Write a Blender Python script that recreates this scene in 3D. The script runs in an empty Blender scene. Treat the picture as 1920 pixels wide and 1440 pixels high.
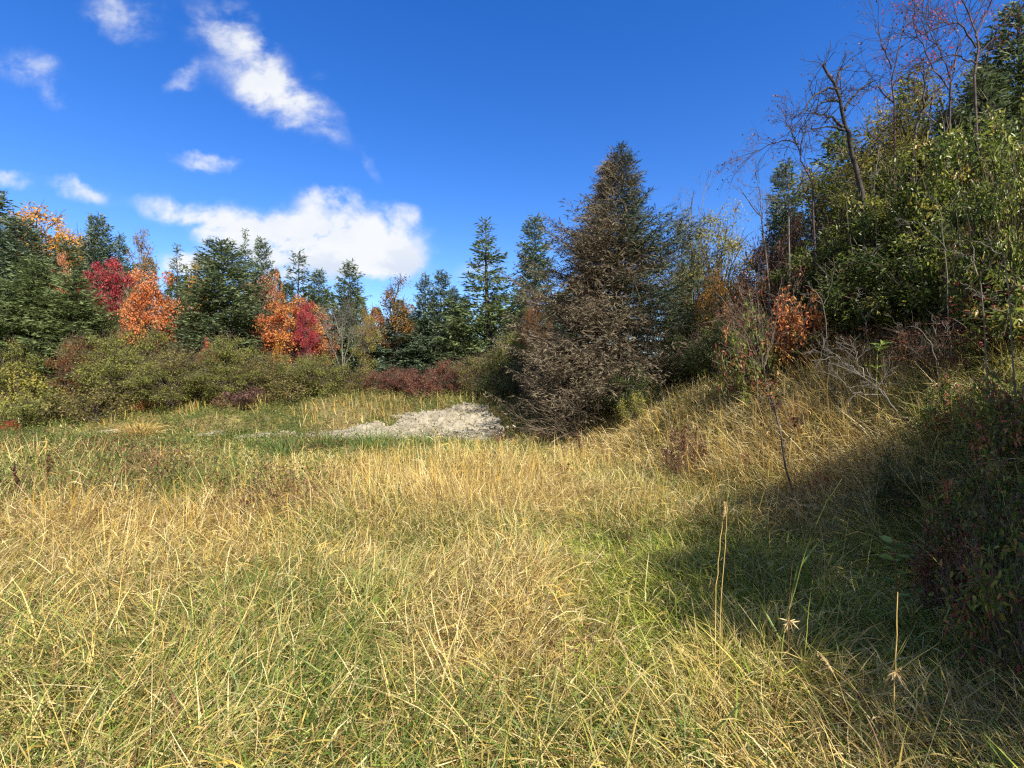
import bpy, math
import numpy as np
from mathutils import Vector

# ------------------------------------------------------------------ camera, sky, sun, exposure
SC = bpy.context.scene
COL = SC.collection
CAM_H = 1.6
cam_d = bpy.data.cameras.new('camera')
cam_d.sensor_width = 36.0
cam_d.lens = 18.0                       # 90 degrees across
cam_d.clip_start = 0.05
cam_d.clip_end = 3000.0
cam = bpy.data.objects.new('camera', cam_d)
COL.objects.link(cam)
cam.location = (0, 0, CAM_H)
cam.rotation_euler = (math.radians(90), 0, 0)
SC.camera = cam

SUN_AZ, SUN_EL = math.radians(149), math.radians(43)     # azimuth clockwise from the view direction (+Y)
sdir = Vector((math.sin(SUN_AZ) * math.cos(SUN_EL), math.cos(SUN_AZ) * math.cos(SUN_EL), math.sin(SUN_EL)))
sl = bpy.data.lights.new('sun', 'SUN')
sl.energy = 5.0
sl.angle = math.radians(0.53)
sl.color = (1.0, 0.93, 0.80)
so = bpy.data.objects.new('sun', sl)
COL.objects.link(so)
so.rotation_euler = sdir.to_track_quat('Z', 'Y').to_euler()
so.location = sdir * 60

SC.view_settings.view_transform = 'Standard'
SC.view_settings.look = 'None'
SC.view_settings.exposure = 1.2
SC.view_settings.gamma = 1.0
SC.view_settings.use_curve_mapping = False
SC.render.engine = 'CYCLES'
SC.cycles.max_bounces = 6
SC.cycles.diffuse_bounces = 4
SC.cycles.glossy_bounces = 1
SC.cycles.transmission_bounces = 4
SC.cycles.use_denoising = False
SC.cycles.filter_width = 1.3
SC.cycles.sample_clamp_indirect = 6.0

world = bpy.data.worlds.new('World')
SC.world = world
world.use_nodes = True


class NB:
    """tiny node-building helper"""
    def __init__(s, tree):
        s.t = tree
        s.n = tree.nodes
        s.l = tree.links

    def node(s, typ, **kw):
        n = s.n.new(typ)
        for k, v in kw.items():
            setattr(n, k, v)
        return n

    def put(s, sock, v):
        if hasattr(v, 'is_output'):
            s.l.new(v, sock)
        else:
            sock.default_value = v

    def math(s, op, a, b=0.0, c=0.0, clamp=False):
        n = s.node('ShaderNodeMath', operation=op, use_clamp=clamp)
        s.put(n.inputs[0], a)
        s.put(n.inputs[1], b)
        s.put(n.inputs[2], c)
        return n.outputs[0]

    def noise(s, vec, scale, detail=4, rough=0.55, dist=0.0):
        n = s.node('ShaderNodeTexNoise')
        s.put(n.inputs['Vector'], vec)
        n.inputs['Scale'].default_value = scale
        n.inputs['Detail'].default_value = detail
        n.inputs['Roughness'].default_value = rough
        n.inputs['Distortion'].default_value = dist
        return n

    def comb(s, x, y, z):
        n = s.node('ShaderNodeCombineXYZ')
        for i, v in enumerate((x, y, z)):
            s.put(n.inputs[i], v)
        return n.outputs[0]

    def smooth(s, v, a, b):
        n = s.node('ShaderNodeMapRange', interpolation_type='SMOOTHSTEP')
        s.put(n.inputs['Value'], v)
        n.inputs['From Min'].default_value = a
        n.inputs['From Max'].default_value = b
        return n.outputs[0]

    def mix(s, f, a, b, blend='MIX'):
        n = s.node('ShaderNodeMix', data_type='RGBA', blend_type=blend)
        s.put(n.inputs['Factor'], f)
        s.put(n.inputs[6], a)
        s.put(n.inputs[7], b)
        return n.outputs[2]

    def ramp(s, f, stops, interp='LINEAR'):
        n = s.node('ShaderNodeValToRGB')
        cr = n.color_ramp
        cr.interpolation = interp
        while len(cr.elements) < len(stops):
            cr.elements.new(0.5)
        for e, (p, c) in zip(cr.elements, stops):
            e.position = p
            e.color = (c[0], c[1], c[2], 1)
        s.put(n.inputs[0], f)
        return n.outputs[0]


def build_world():
    world.node_tree.nodes.clear()
    b = NB(world.node_tree)
    out = b.node('ShaderNodeOutputWorld')
    bg = b.node('ShaderNodeBackground')
    bg.inputs['Strength'].default_value = 0.085
    sky = b.node('ShaderNodeTexSky', sky_type='NISHITA')
    sky.sun_disc = False
    sky.sun_elevation = SUN_EL
    sky.sun_rotation = SUN_AZ
    sky.air_density = 1.0
    sky.dust_density = 0.1
    sky.ozone_density = 3.0
    hs = b.node('ShaderNodeHueSaturation')
    hs.inputs['Hue'].default_value = 0.517
    hs.inputs['Saturation'].default_value = 1.36
    hs.inputs['Value'].default_value = 1.14
    b.l.new(sky.outputs[0], hs.inputs['Color'])
    tc = b.node('ShaderNodeTexCoord')
    sx = b.node('ShaderNodeSeparateXYZ')
    b.l.new(tc.outputs['Generated'], sx.inputs[0])
    x, y, z = sx.outputs
    yy = b.math('MAXIMUM', y, 0.08)
    u = b.math('DIVIDE', x, yy)
    v = b.math('DIVIDE', z, yy)
    vec = b.comb(u, v, 0.0)
    # torn edges: the cloud shapes are bent by two scales of turbulence
    w1 = b.noise(vec, 3.2, 3, 0.55)
    w2 = b.noise(vec, 11.0, 5, 0.6)
    sw1 = b.node('ShaderNodeSeparateColor')
    b.l.new(w1.outputs['Color'], sw1.inputs[0])
    sw2 = b.node('ShaderNodeSeparateColor')
    b.l.new(w2.outputs['Color'], sw2.inputs[0])
    u2 = b.math('ADD', u, b.math('ADD', b.math('MULTIPLY', b.math('SUBTRACT', sw1.outputs[0], 0.5), 0.10),
                                 b.math('MULTIPLY', b.math('SUBTRACT', sw2.outputs[0], 0.5), 0.085)))
    v2 = b.math('ADD', v, b.math('ADD', b.math('MULTIPLY', b.math('SUBTRACT', sw1.outputs[1], 0.5), 0.08),
                                 b.math('MULTIPLY', b.math('SUBTRACT', sw2.outputs[1], 0.5), 0.075)))
    blobs = [  # centre and half axes in 1/1920 of the frame, tilt, weight
        (415, 60, 95, 44, -42, .42), (480, 135, 132, 68, -42, .46), (560, 205, 106, 36, -40, .66), (510, 165, 62, 44, -30, .50),
        (350, 148, 34, 22, 40, .6), (470, 60, 60, 30, -45, .36),
        (640, 446, 135, 50, -8, 1.5), (520, 440, 120, 42, -6, 1.2), (410, 425, 105, 32, -14, .95), (730, 478, 60, 32, -18, .9),
        (600, 500, 150, 30, 0, .6), (350, 500, 60, 16, 0, .7), (690, 470, 70, 30, -14, .6), (300, 400, 70, 20, -14, .6), (360, 488, 70, 18, -5, .9),
        (235, 25, 76, 36, -25, .68), (50, 120, 78, 44, -25, .68), (105, 195, 40, 18, -40, .34),
        (388, 312, 66, 17, -6, .85), (620, 374, 62, 17, -8, .9), (760, 410, 44, 23, -30, .85),
        (30, 325, 46, 16, -20, .75), (142, 366, 60, 19, -20, .85), (893, 500, 36, 20, 10, .7), (690, 326, 26, 15, -40, .3),
        (610, 132, 22, 12, -20, .3), (740, 272, 14, 8, 0, .25), (850, 250, 10, 6, 0, .0)]
    total = None
    for px, py, ru, rv, rot, wt in blobs:
        cu, cv = (px - 960) / 960, (720 - py) / 960
        c, s_ = math.cos(math.radians(rot)), math.sin(math.radians(rot))
        du = b.math('SUBTRACT', u2, cu)
        dv = b.math('SUBTRACT', v2, cv)
        a1 = b.math('MULTIPLY', b.math('ADD', b.math('MULTIPLY', du, c), b.math('MULTIPLY', dv, s_)), 960 / ru)
        a2 = b.math('MULTIPLY', b.math('ADD', b.math('MULTIPLY', du, -s_), b.math('MULTIPLY', dv, c)), 960 / rv)
        r2 = b.math('ADD', b.math('MULTIPLY', a1, a1), b.math('MULTIPLY', a2, a2))
        g = b.math('MULTIPLY', b.math('EXPONENT', b.math('MULTIPLY', b.math('POWER', r2, 1.35), -0.8)), wt)
        total = g if total is None else b.math('ADD', total, g)
    stretch = b.node('ShaderNodeMapping')
    stretch.inputs['Rotation'].default_value = (0, 0, math.radians(25))
    stretch.inputs['Scale'].default_value = (1.0, 1.6, 1.0)
    b.l.new(vec, stretch.inputs['Vector'])
    f1 = b.noise(stretch.outputs[0], 7.0, 9, 0.58, 0.25).outputs[0]
    f2 = b.noise(vec, 24.0, 6, 0.62, 0.2).outputs[0]
    tex = b.math('ADD', b.math('MULTIPLY', f1, 1.5), b.math('MULTIPLY', f2, 0.5))      # mean 1.0
    den = b.math('MULTIPLY', total, b.math('ADD', b.math('MULTIPLY', b.math('SUBTRACT', tex, 1.0), 3.0), 1.0))
    alpha = b.smooth(den, 0.12, 1.65)
    front = b.smooth(y, 0.1, 0.3)
    alpha = b.math('MULTIPLY', alpha, front)
    alpha = b.math('MULTIPLY', alpha, 0.97)
    # thick undersides are grey, sunward tops white
    shade = b.noise(b.comb(b.math('ADD', u, 0.0), b.math('MULTIPLY', v, 1.6), 3.0), 9.0, 5, 0.55).outputs[0]
    low = b.smooth(v, 0.30, 0.20)
    grey = b.math('MULTIPLY', b.smooth(shade, 0.42, 0.62), b.math('ADD', b.math('MULTIPLY', low, 0.75), 0.25))
    ccol = b.mix(grey, (4.9, 5.0, 5.1, 1), (3.6, 4.0, 4.7, 1))
    res = b.mix(alpha, hs.outputs[0], ccol)
    # unseen broken cloud added behind the viewpoint as neutral fill for the shadows
    bn = b.noise(tc.outputs['Generated'], 2.6, 7, 0.58, 0.3).outputs[0]
    back = b.math('MULTIPLY', b.smooth(bn, 0.42, 0.58), b.math('MULTIPLY', b.smooth(y, 0.10, -0.20), b.smooth(z, 0.0, 0.12)))
    res = b.mix(b.math('MULTIPLY', back, 0.9), res, (3.3, 3.15, 2.9, 1))
    b.l.new(res, bg.inputs['Color'])
    b.l.new(bg.outputs[0], out.inputs[0])


build_world()

# ------------------------------------------------------------------ numpy helpers
RNG = np.random.default_rng(11)


def lattice(ix, iy, seed):
    h = (ix.astype(np.int64) * 374761393 + iy.astype(np.int64) * 668265263 + seed * 1274126177) & 0x7fffffff
    h = ((h ^ (h >> 13)) * 1274126177) & 0x7fffffff
    return ((h ^ (h >> 16)) & 0xffff) / 65535.0


def vnoise(x, y, scale=1.0, seed=0):
    x = np.asarray(x, float) * scale
    y = np.asarray(y, float) * scale
    ix, iy = np.floor(x), np.floor(y)
    fx, fy = x - ix, y - iy
    fx = fx * fx * (3 - 2 * fx)
    fy = fy * fy * (3 - 2 * fy)
    ix, iy = ix.astype(np.int64), iy.astype(np.int64)
    a = lattice(ix, iy, seed)
    b_ = lattice(ix + 1, iy, seed)
    c = lattice(ix, iy + 1, seed)
    d = lattice(ix + 1, iy + 1, seed)
    return (a * (1 - fx) + b_ * fx) * (1 - fy) + (c * (1 - fx) + d * fx) * fy


def fbm(x, y, scale, seed, octs=4):
    t, amp, tot = 0, 1.0, 0
    for o in range(octs):
        t = t + vnoise(x, y, scale * 2 ** o, seed + o * 17) * amp
        tot += amp
        amp *= 0.5
    return t / tot


def sstep(v, a, b):
    t = np.clip((v - a) / (b - a), 0, 1)
    return t * t * (3 - 2 * t)


def norm(v):
    return v / np.maximum(np.linalg.norm(v, axis=-1, keepdims=True), 1e-9)


# ------------------------------------------------------------------ terrain
#        x      y    height width slope beyond
TOE = np.array([
    (-60.0, 20.0, 1.15, 4.0, .05), (-12.0, 16.3, 1.15, 3.8, .05), (-6.2, 15.2, 1.05, 3.6, .05), (-3.0, 14.9, 1.05, 3.2, .05),
    (-0.9, 14.3, 1.05, 2.6, .05), (0.6, 13.2, 1.05, 2.6, .08), (1.5, 11.2, 1.35, 2.4, .15), (2.1, 9.0, 1.8, 2.6, .25),
    (2.9, 6.0, 2.0, 2.7, .30), (2.9, 2.0, 2.0, 2.7, .32), (3.3, -8.0, 2.0, 3.0, .30), (3.3, -60.0, 2.0, 3.0, .2)])


def bank(x, y):
    """signed distance to the toe of the bank (positive up the bank) with the bank's height, width and slope beyond"""
    best = np.full(np.shape(x), 1e9)
    par = [np.zeros(np.shape(x)) for _ in range(4)]
    for i in range(len(TOE) - 1):
        p, q = TOE[i], TOE[i + 1]
        dx, dy = q[0] - p[0], q[1] - p[1]
        l2 = dx * dx + dy * dy
        t = np.clip(((x - p[0]) * dx + (y - p[1]) * dy) / l2, 0, 1)
        ex, ey = x - p[0] - t * dx, y - p[1] - t * dy
        d = np.hypot(ex, ey)
        sign = np.where(dx * (y - p[1]) - dy * (x - p[0]) >= 0, 1.0, -1.0)
        m = d < best
        best = np.where(m, d, best)
        par[0] = np.where(m, sign, par[0])
        for k in range(3):
            par[k + 1] = np.where(m, p[2 + k] + (q[2 + k] - p[2 + k]) * t, par[k + 1])
    return best * par[0], par[1], par[2], par[3]


def height(x, y):
    x = np.asarray(x, float)
    y = np.asarray(y, float)
    d, H, W, S = bank(x, y)
    t = np.clip(d / W, 0, 1)
    prof = t * 0.55 + 0.45 * t * t * (3 - 2 * t)
    z = H * prof + S * np.clip(d - W, 0, 14) + 0.04 * np.clip(d - W - 14, 0, 60)
    z = z + 0.02 * np.clip(y - 24, 0, 40)
    amp = 0.05 + 0.14 * np.clip(d / 2, 0, 1)
    z = z + (fbm(x, y, 0.55, 3, 3) - 0.5) * 2 * amp + (vnoise(x, y, 2.1, 9) - 0.5) * 0.05
    return z


def hz(x, y):
    return float(height(np.array([x]), np.array([y]))[0])


def at(px, Y):
    return (px - 960) / 960 * Y


def hit(px, py):
    """where the sight line through a picture point meets the ground"""
    Y = np.arange(1.2, 40, .02)
    z = height((px - 960) / 960 * Y, Y)
    k = np.nonzero(z >= CAM_H + (720 - py) / 960 * Y)[0]
    return float(Y[k[0]]) if len(k) else 40.0


def zt(py, Y):
    return CAM_H + (720 - py) / 960 * Y


# ------------------------------------------------------------------ mesh accumulation
class Acc:
    def __init__(s):
        s.v, s.q, s.t, s.var, s.col = [], [], [], [], []
        s.n = 0

    def add(s, V, quads=None, tris=None, var=None, col=None):
        V = np.asarray(V, np.float32).reshape(-1, 3)
        s.v.append(V)
        if quads is not None and len(quads):
            s.q.append(np.asarray(quads, np.int64).reshape(-1, 4) + s.n)
        if tris is not None and len(tris):
            s.t.append(np.asarray(tris, np.int64).reshape(-1, 3) + s.n)
        s.var.append(np.broadcast_to(np.asarray(0.5 if var is None else var, np.float32), (len(V),)))
        if col is not None:
            s.col.append(np.asarray(col, np.float32).reshape(-1, 3))
        s.n += len(V)

    def mesh(s, name, smooth=False):
        me = bpy.data.meshes.new(name)
        V = np.concatenate(s.v)
        Q = np.concatenate(s.q) if s.q else np.zeros((0, 4), np.int64)
        T = np.concatenate(s.t) if s.t else np.zeros((0, 3), np.int64)
        me.vertices.add(len(V))
        me.vertices.foreach_set('co', V.ravel())
        idx = np.concatenate([Q.ravel(), T.ravel()]).astype(np.int32)
        me.loops.add(len(idx))
        me.loops.foreach_set('vertex_index', idx)
        me.polygons.add(len(Q) + len(T))
        st = np.concatenate([np.arange(len(Q)) * 4, len(Q) * 4 + np.arange(len(T)) * 3]).astype(np.int32)
        me.polygons.foreach_set('loop_start', st)
        a = me.attributes.new('var', 'FLOAT', 'POINT')
        a.data.foreach_set('value', np.ascontiguousarray(np.concatenate(s.var)))
        if s.col:
            c = np.concatenate(s.col)
            c4 = np.ones((len(c), 4), np.float32)
            c4[:, :3] = c
            a = me.attributes.new('tint', 'FLOAT_COLOR', 'POINT')
            a.data.foreach_set('color', c4.ravel())
        if smooth:
            me.polygons.foreach_set('use_smooth', np.ones(len(Q) + len(T), bool))
        me.update(calc_edges=True)
        me.materials.append(None)
        return me


def add_tubes(acc, P, R, sides=5, var=0.5):
    """P (n,k,3) polylines, R (n,k) radii"""
    P = np.asarray(P, float)
    R = np.asarray(R, float)
    n, k, _ = P.shape
    T = np.empty_like(P)
    T[:, 1:-1] = P[:, 2:] - P[:, :-2]
    T[:, 0] = P[:, 1] - P[:, 0]
    T[:, -1] = P[:, -1] - P[:, -2]
    T = norm(T)
    ref = np.where(np.abs(T[..., 2:3]) > 0.9, np.array([1.0, 0, 0]), np.array([0, 0, 1.0]))
    A = norm(np.cross(T, ref))
    B = np.cross(T, A)
    ang = np.arange(sides) * 2 * math.pi / sides
    V = P[:, :, None, :] + R[:, :, None, None] * (np.cos(ang)[:, None] * A[:, :, None, :] + np.sin(ang)[:, None] * B[:, :, None, :])
    base = np.arange(n)[:, None, None] * (k * sides) + np.arange(k - 1)[None, :, None] * sides
    s0 = np.arange(sides)[None, None, :]
    s1 = (s0 + 1) % sides
    q = np.stack(np.broadcast_arrays(base + s0, base + s1, base + sides + s1, base + sides + s0), -1)
    vv = np.repeat(np.broadcast_to(np.asarray(var, float), (n,)), k * sides)
    acc.add(V, quads=q.reshape(-1, 4), var=vv)


def add_leaves(acc, P, D, L, W, rng, var, flat=0.6, big=False, fold=0.22, upbias=1.0):
    n = len(P)
    D = norm(D)
    up = np.array([0, 0, upbias]) + rng.normal(0, flat, (n, 3))
    S = norm(np.cross(D, up))
    N = np.cross(S, D)
    L = np.broadcast_to(np.asarray(L, float), (n,))[:, None]
    W = np.broadcast_to(np.asarray(W, float), (n,))[:, None]
    if not big:
        V = np.stack([P, P + D * L * .45 + S * W * .5 + N * W * fold, P + D * L, P + D * L * .45 - S * W * .5 + N * W * fold], 1)
        b = np.arange(n)[:, None] * 4
        tr = np.concatenate([b + [0, 1, 2], b + [0, 2, 3]])
        acc.add(V, tris=tr, var=np.repeat(var, 4))
    else:
        dr = N * L * -0.10
        V = np.stack([P, P + D * L + dr, P + D * L * .28 + S * W * .46 + N * W * fold, P + D * L * .68 + S * W * .40 + N * W * fold * .7 + dr * .4,
                      P + D * L * .28 - S * W * .46 + N * W * fold, P + D * L * .68 - S * W * .40 + N * W * fold * .7 + dr * .4], 1)
        b = np.arange(n)[:, None] * 6
        q = np.concatenate([b + [0, 2, 3, 1], b + [0, 1, 5, 4]])
        acc.add(V, quads=q, var=np.repeat(var, 6))


def curve_between(A, B, k, sag, rng, wob=0.05):
    """n polylines of k points from A to B, bowed by sag (n,3)"""
    t = np.linspace(0, 1, k)[None, :, None]
    L = np.linalg.norm(B - A, axis=1)[:, None, None]
    P = A[:, None] * (1 - t) + B[:, None] * t + sag[:, None] * (4 * t * (1 - t))
    P[:, 1:] += rng.normal(0, 1, (len(A), k - 1, 3)) * L * wob * (t[:, 1:] * 0.8 + .2) * 0.5
    return P


# ------------------------------------------------------------------ materials
MATS = {}


def leaf_mat(name, stops, transl=0.35, rough=0.55, spec=0.3, clump=1.2, amount=0.35):
    m = bpy.data.materials.new(name)
    m.use_nodes = True
    m.node_tree.nodes.clear()
    b = NB(m.node_tree)
    out = b.node('ShaderNodeOutputMaterial')
    at_ = b.node('ShaderNodeAttribute', attribute_name='var')
    tc = b.node('ShaderNodeTexCoord')
    nz = b.noise(tc.outputs['Object'], clump, 3, 0.6).outputs[0]
    f = b.math('ADD', at_.outputs['Fac'], b.math('MULTIPLY', b.math('SUBTRACT', nz, 0.5), amount * 2), clamp=True)
    c = b.ramp(f, stops)
    p = b.node('ShaderNodeBsdfPrincipled')
    b.l.new(c, p.inputs['Base Color'])
    p.inputs['Roughness'].default_value = rough
    p.inputs['Specular IOR Level'].default_value = spec
    tr = b.node('ShaderNodeBsdfTranslucent')
    b.l.new(c, tr.inputs['Color'])
    mx = b.node('ShaderNodeMixShader')
    mx.inputs[0].default_value = transl
    b.l.new(p.outputs[0], mx.inputs[1])
    b.l.new(tr.outputs[0], mx.inputs[2])
    b.l.new(mx.outputs[0], out.inputs[0])
    MATS[name] = m
    return m


def tint_mat(name, transl=0.3, rough=0.6, spec=0.25):
    m = bpy.data.materials.new(name)
    m.use_nodes = True
    m.node_tree.nodes.clear()
    b = NB(m.node_tree)
    out = b.node('ShaderNodeOutputMaterial')
    at_ = b.node('ShaderNodeAttribute', attribute_name='tint')
    p = b.node('ShaderNodeBsdfPrincipled')
    b.l.new(at_.outputs['Color'], p.inputs['Base Color'])
    p.inputs['Roughness'].default_value = rough
    p.inputs['Specular IOR Level'].default_value = spec
    tr = b.node('ShaderNodeBsdfTranslucent')
    b.l.new(at_.outputs['Color'], tr.inputs['Color'])
    mx = b.node('ShaderNodeMixShader')
    mx.inputs[0].default_value = transl
    b.l.new(p.outputs[0], mx.inputs[1])
    b.l.new(tr.outputs[0], mx.inputs[2])
    b.l.new(mx.outputs[0], out.inputs[0])
    MATS[name] = m
    return m


def bark_mat(name, a, c, scale=9.0):
    m = bpy.data.materials.new(name)
    m.use_nodes = True
    b = NB(m.node_tree)
    p = m.node_tree.nodes['Principled BSDF']
    tc = b.node('ShaderNodeTexCoord')
    nz = b.noise(tc.outputs['Object'], scale, 5, 0.65)
    b.l.new(b.ramp(nz.outputs[0], [(.3, a), (.7, c)]), p.inputs['Base Color'])
    p.inputs['Roughness'].default_value = 0.85
    p.inputs['Specular IOR Level'].default_value = 0.2
    MATS[name] = m
    return m


leaf_mat('spruce_needles', [(0, (.052, .076, .032)), (.5, (.120, .158, .070)), (1, (.20, .23, .115))], .28, .6, .25, .9, .25)
leaf_mat('spruce_needles_blue', [(0, (.050, .076, .044)), (.5, (.108, .152, .088)), (1, (.185, .23, .14))], .28, .6, .25, .9, .25)
leaf_mat('spruce_needles_light', [(0, (.062, .088, .032)), (.5, (.14, .185, .068)), (1, (.22, .26, .11))], .28, .6, .25, .9, .25)
leaf_mat('spruce_dying', [(0, (.030, .050, .030)), (.30, (.066, .100, .056)), (.46, (.085, .090, .048)), (.62, (.112, .092, .060)), (1, (.195, .155, .100))], .10, .7, .2, .8, .12)
leaf_mat('maple_gold', [(0, (.30, .13, .02)), (.5, (.55, .27, .03)), (1, (.68, .42, .08))], .4)
leaf_mat('maple_orange', [(0, (.36, .10, .035)), (.5, (.62, .21, .065)), (1, (.70, .33, .14))], .4)
leaf_mat('maple_coral', [(0, (.28, .09, .05)), (.5, (.55, .22, .12)), (1, (.66, .36, .16))], .4)
leaf_mat('maple_crimson', [(0, (.17, .020, .034)), (.5, (.38, .045, .062)), (1, (.52, .11, .095))], .4)
leaf_mat('maple_flame', [(0, (.26, .07, .035)), (.35, (.55, .16, .065)), (.7, (.62, .29, .075)), (1, (.54, .36, .12))], .4)
leaf_mat('rusty_olive', [(0, (.10, .10, .03)), (.5, (.22, .14, .04)), (1, (.42, .17, .04))], .35)
leaf_mat('yellow_green', [(0, (.12, .13, .025)), (.5, (.28, .26, .05)), (1, (.46, .38, .09))], .4)
leaf_mat('alder_olive', [(0, (.085, .098, .024)), (.5, (.19, .205, .045)), (1, (.33, .315, .075))], .42)
leaf_mat('alder_brown', [(0, (.095, .082, .030)), (.5, (.19, .165, .052)), (1, (.29, .25, .08))], .38)
leaf_mat('plum_haze', [(0, (.070, .035, .035)), (.5, (.15, .075, .065)), (1, (.24, .13, .09))], .3)
leaf_mat('dogwood_red', [(0, (.065, .022, .020)), (.5, (.17, .062, .045)), (1, (.30, .15, .075))], .3)
leaf_mat('scarlet', [(0, (.25, .018, .02)), (.5, (.52, .04, .03)), (1, (.62, .16, .06))], .4)
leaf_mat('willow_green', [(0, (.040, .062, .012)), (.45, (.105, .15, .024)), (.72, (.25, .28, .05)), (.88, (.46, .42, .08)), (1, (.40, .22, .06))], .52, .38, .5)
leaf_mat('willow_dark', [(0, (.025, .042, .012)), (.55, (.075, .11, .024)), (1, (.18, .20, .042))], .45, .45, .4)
leaf_mat('willow_yellow', [(0, (.085, .085, .018)), (.5, (.22, .19, .035)), (1, (.42, .34, .07))], .42, .5, .3)
leaf_mat('bronze', [(0, (.060, .022, .010)), (.5, (.18, .075, .022)), (1, (.38, .20, .05))], .4, .45, .4)
leaf_mat('burgundy', [(0, (.05, .030, .014)), (.3, (.10, .085, .028)), (.55, (.17, .05, .035)), (.8, (.32, .09, .06)), (1, (.44, .27, .10))], .4, .45, .4)
leaf_mat('gold_brown', [(0, (.12, .055, .014)), (.5, (.30, .15, .025)), (1, (.48, .28, .05))], .4)
leaf_mat('mixed_cover', [(0, (.045, .060, .016)), (.42, (.11, .125, .032)), (.62, (.18, .12, .048)), (.8, (.26, .07, .045)), (1, (.42, .30, .11))], .35, .5, .35, 1.6, .3)
leaf_mat('bank_mix', [(0, (.07, .11, .022)), (.45, (.17, .22, .045)), (.6, (.32, .32, .065)), (.72, (.32, .07, .055)), (.86, (.50, .14, .08)), (1, (.58, .38, .13))], .48, .42, .45, 1.5, .3)
leaf_mat('weeds', [(0, (.035, .060, .014)), (.6, (.10, .135, .030)), (1, (.21, .21, .06))], .35, .5, .35, 1.0, .25)
leaf_mat('seed_white', [(0, (.38, .34, .26)), (1, (.62, .57, .46))], .3)
leaf_mat('dry_straw', [(0, (.26, .17, .07)), (.5, (.48, .36, .17)), (1, (.66, .54, .30))], .25)
leaf_mat('dock_rust', [(0, (.05, .022, .014)), (.5, (.12, .055, .030)), (1, (.22, .12, .06))], .2)
leaf_mat('fresh_green', [(0, (.10, .17, .03)), (.5, (.20, .29, .06)), (1, (.34, .42, .12))], .4, .4, .4)
tint_mat('grass_blades', .38, .5, .35)
bark_mat('bark_dark', (.035, .027, .022), (.10, .085, .075))
bark_mat('bark_black', (.018, .015, .014), (.075, .065, .06), 14)
bark_mat('bark_brown', (.06, .042, .032), (.15, .115, .09))
bark_mat('bark_grey', (.085, .075, .065), (.20, .18, .155))
bark_mat('bark_purple', (.04, .028, .028), (.105, .075, .072))
bark_mat('twig_brown', (.10, .076, .052), (.21, .165, .115))
bark_mat('stalk_gold', (.34, .22, .06), (.56, .42, .16), 20)
bark_mat('stalk_green', (.14, .18, .03), (.34, .36, .08), 20)
bark_mat('stalk_red', (.08, .03, .02), (.20, .09, .05), 20)


def ground_mat():
    m = bpy.data.materials.new('meadow_soil')
    m.use_nodes = True
    b = NB(m.node_tree)
    p = m.node_tree.nodes['Principled BSDF']
    g = b.node('ShaderNodeNewGeometry')
    n1 = b.noise(g.outputs['Position'], 0.8, 4, .6).outputs[0]
    n2 = b.noise(g.outputs['Position'], 14.0, 5, .7).outputs[0]
    c1 = b.ramp(n2, [(.3, (.09, .07, .032)), (.6, (.22, .17, .075)), (.8, (.36, .28, .13))])
    c2 = b.ramp(n2, [(.3, (.035, .045, .014)), (.6, (.085, .10, .030)), (.8, (.17, .17, .055))])
    b.l.new(b.mix(b.smooth(n1, .42, .6), c1, c2), p.inputs['Base Color'])
    p.inputs['Roughness'].default_value = .95
    p.inputs['Specular IOR Level'].default_value = .1
    bp = b.node('ShaderNodeBump')
    bp.inputs['Strength'].default_value = .9
    bp.inputs['Distance'].default_value = .05
    b.l.new(n2, bp.inputs['Height'])
    b.l.new(bp.outputs[0], p.inputs['Normal'])
    return m


def gravel_mat():
    m = bpy.data.materials.new('pale_gravel')
    m.use_nodes = True
    b = NB(m.node_tree)
    p = m.node_tree.nodes['Principled BSDF']
    g = b.node('ShaderNodeNewGeometry')
    n1 = b.noise(g.outputs['Position'], 2.2, 5, .65).outputs[0]
    n2 = b.noise(g.outputs['Position'], 22.0, 5, .7).outputs[0]
    c = b.mix(b.smooth(n1, .40, .66), (.32, .285, .215, 1), (.22, .19, .135, 1))
    sc = b.node('ShaderNodeMapping')
    sc.inputs['Scale'].default_value = (1.0, 1.0, .25)
    b.l.new(g.outputs['Position'], sc.inputs['Vector'])
    n3 = b.noise(sc.outputs[0], 7.0, 6, .7, .6).outputs[0]
    c = b.mix(b.smooth(n2, .56, .68), c, (.17, .14, .085, 1))
    c = b.mix(b.smooth(n3, .54, .64), c, (.12, .115, .05, 1))
    b.l.new(c, p.inputs['Base Color'])
    p.inputs['Roughness'].default_value = .9
    p.inputs['Specular IOR Level'].default_value = .2
    bp = b.node('ShaderNodeBump')
    bp.inputs['Strength'].default_value = .8
    bp.inputs['Distance'].default_value = .04
    b.l.new(n2, bp.inputs['Height'])
    b.l.new(bp.outputs[0], p.inputs['Normal'])
    return m


# ------------------------------------------------------------------ object helpers
def link(name, me, mat=None, parent=None, loc=None):
    o = bpy.data.objects.new(name, me)
    COL.objects.link(o)
    if parent is not None:
        o.parent = parent
    if loc is not None:
        o.location = loc
    if mat is not None:
        o.material_slots[0].link = 'OBJECT'
        o.material_slots[0].material = MATS[mat] if isinstance(mat, str) else mat
    return o


def tag(o, label=None, cat=None, group=None, kind=None):
    for k, v in (('label', label), ('category', cat), ('group', group), ('kind', kind)):
        if v:
            o[k] = v
    return o


def root(name, label, cat, loc, group=None, rz=0.0):
    o = bpy.data.objects.new(name, None)
    o.empty_display_size = 0.2
    COL.objects.link(o)
    o.location = loc
    o.rotation_euler = (0, 0, rz)
    return tag(o, label, cat, group)


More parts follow.
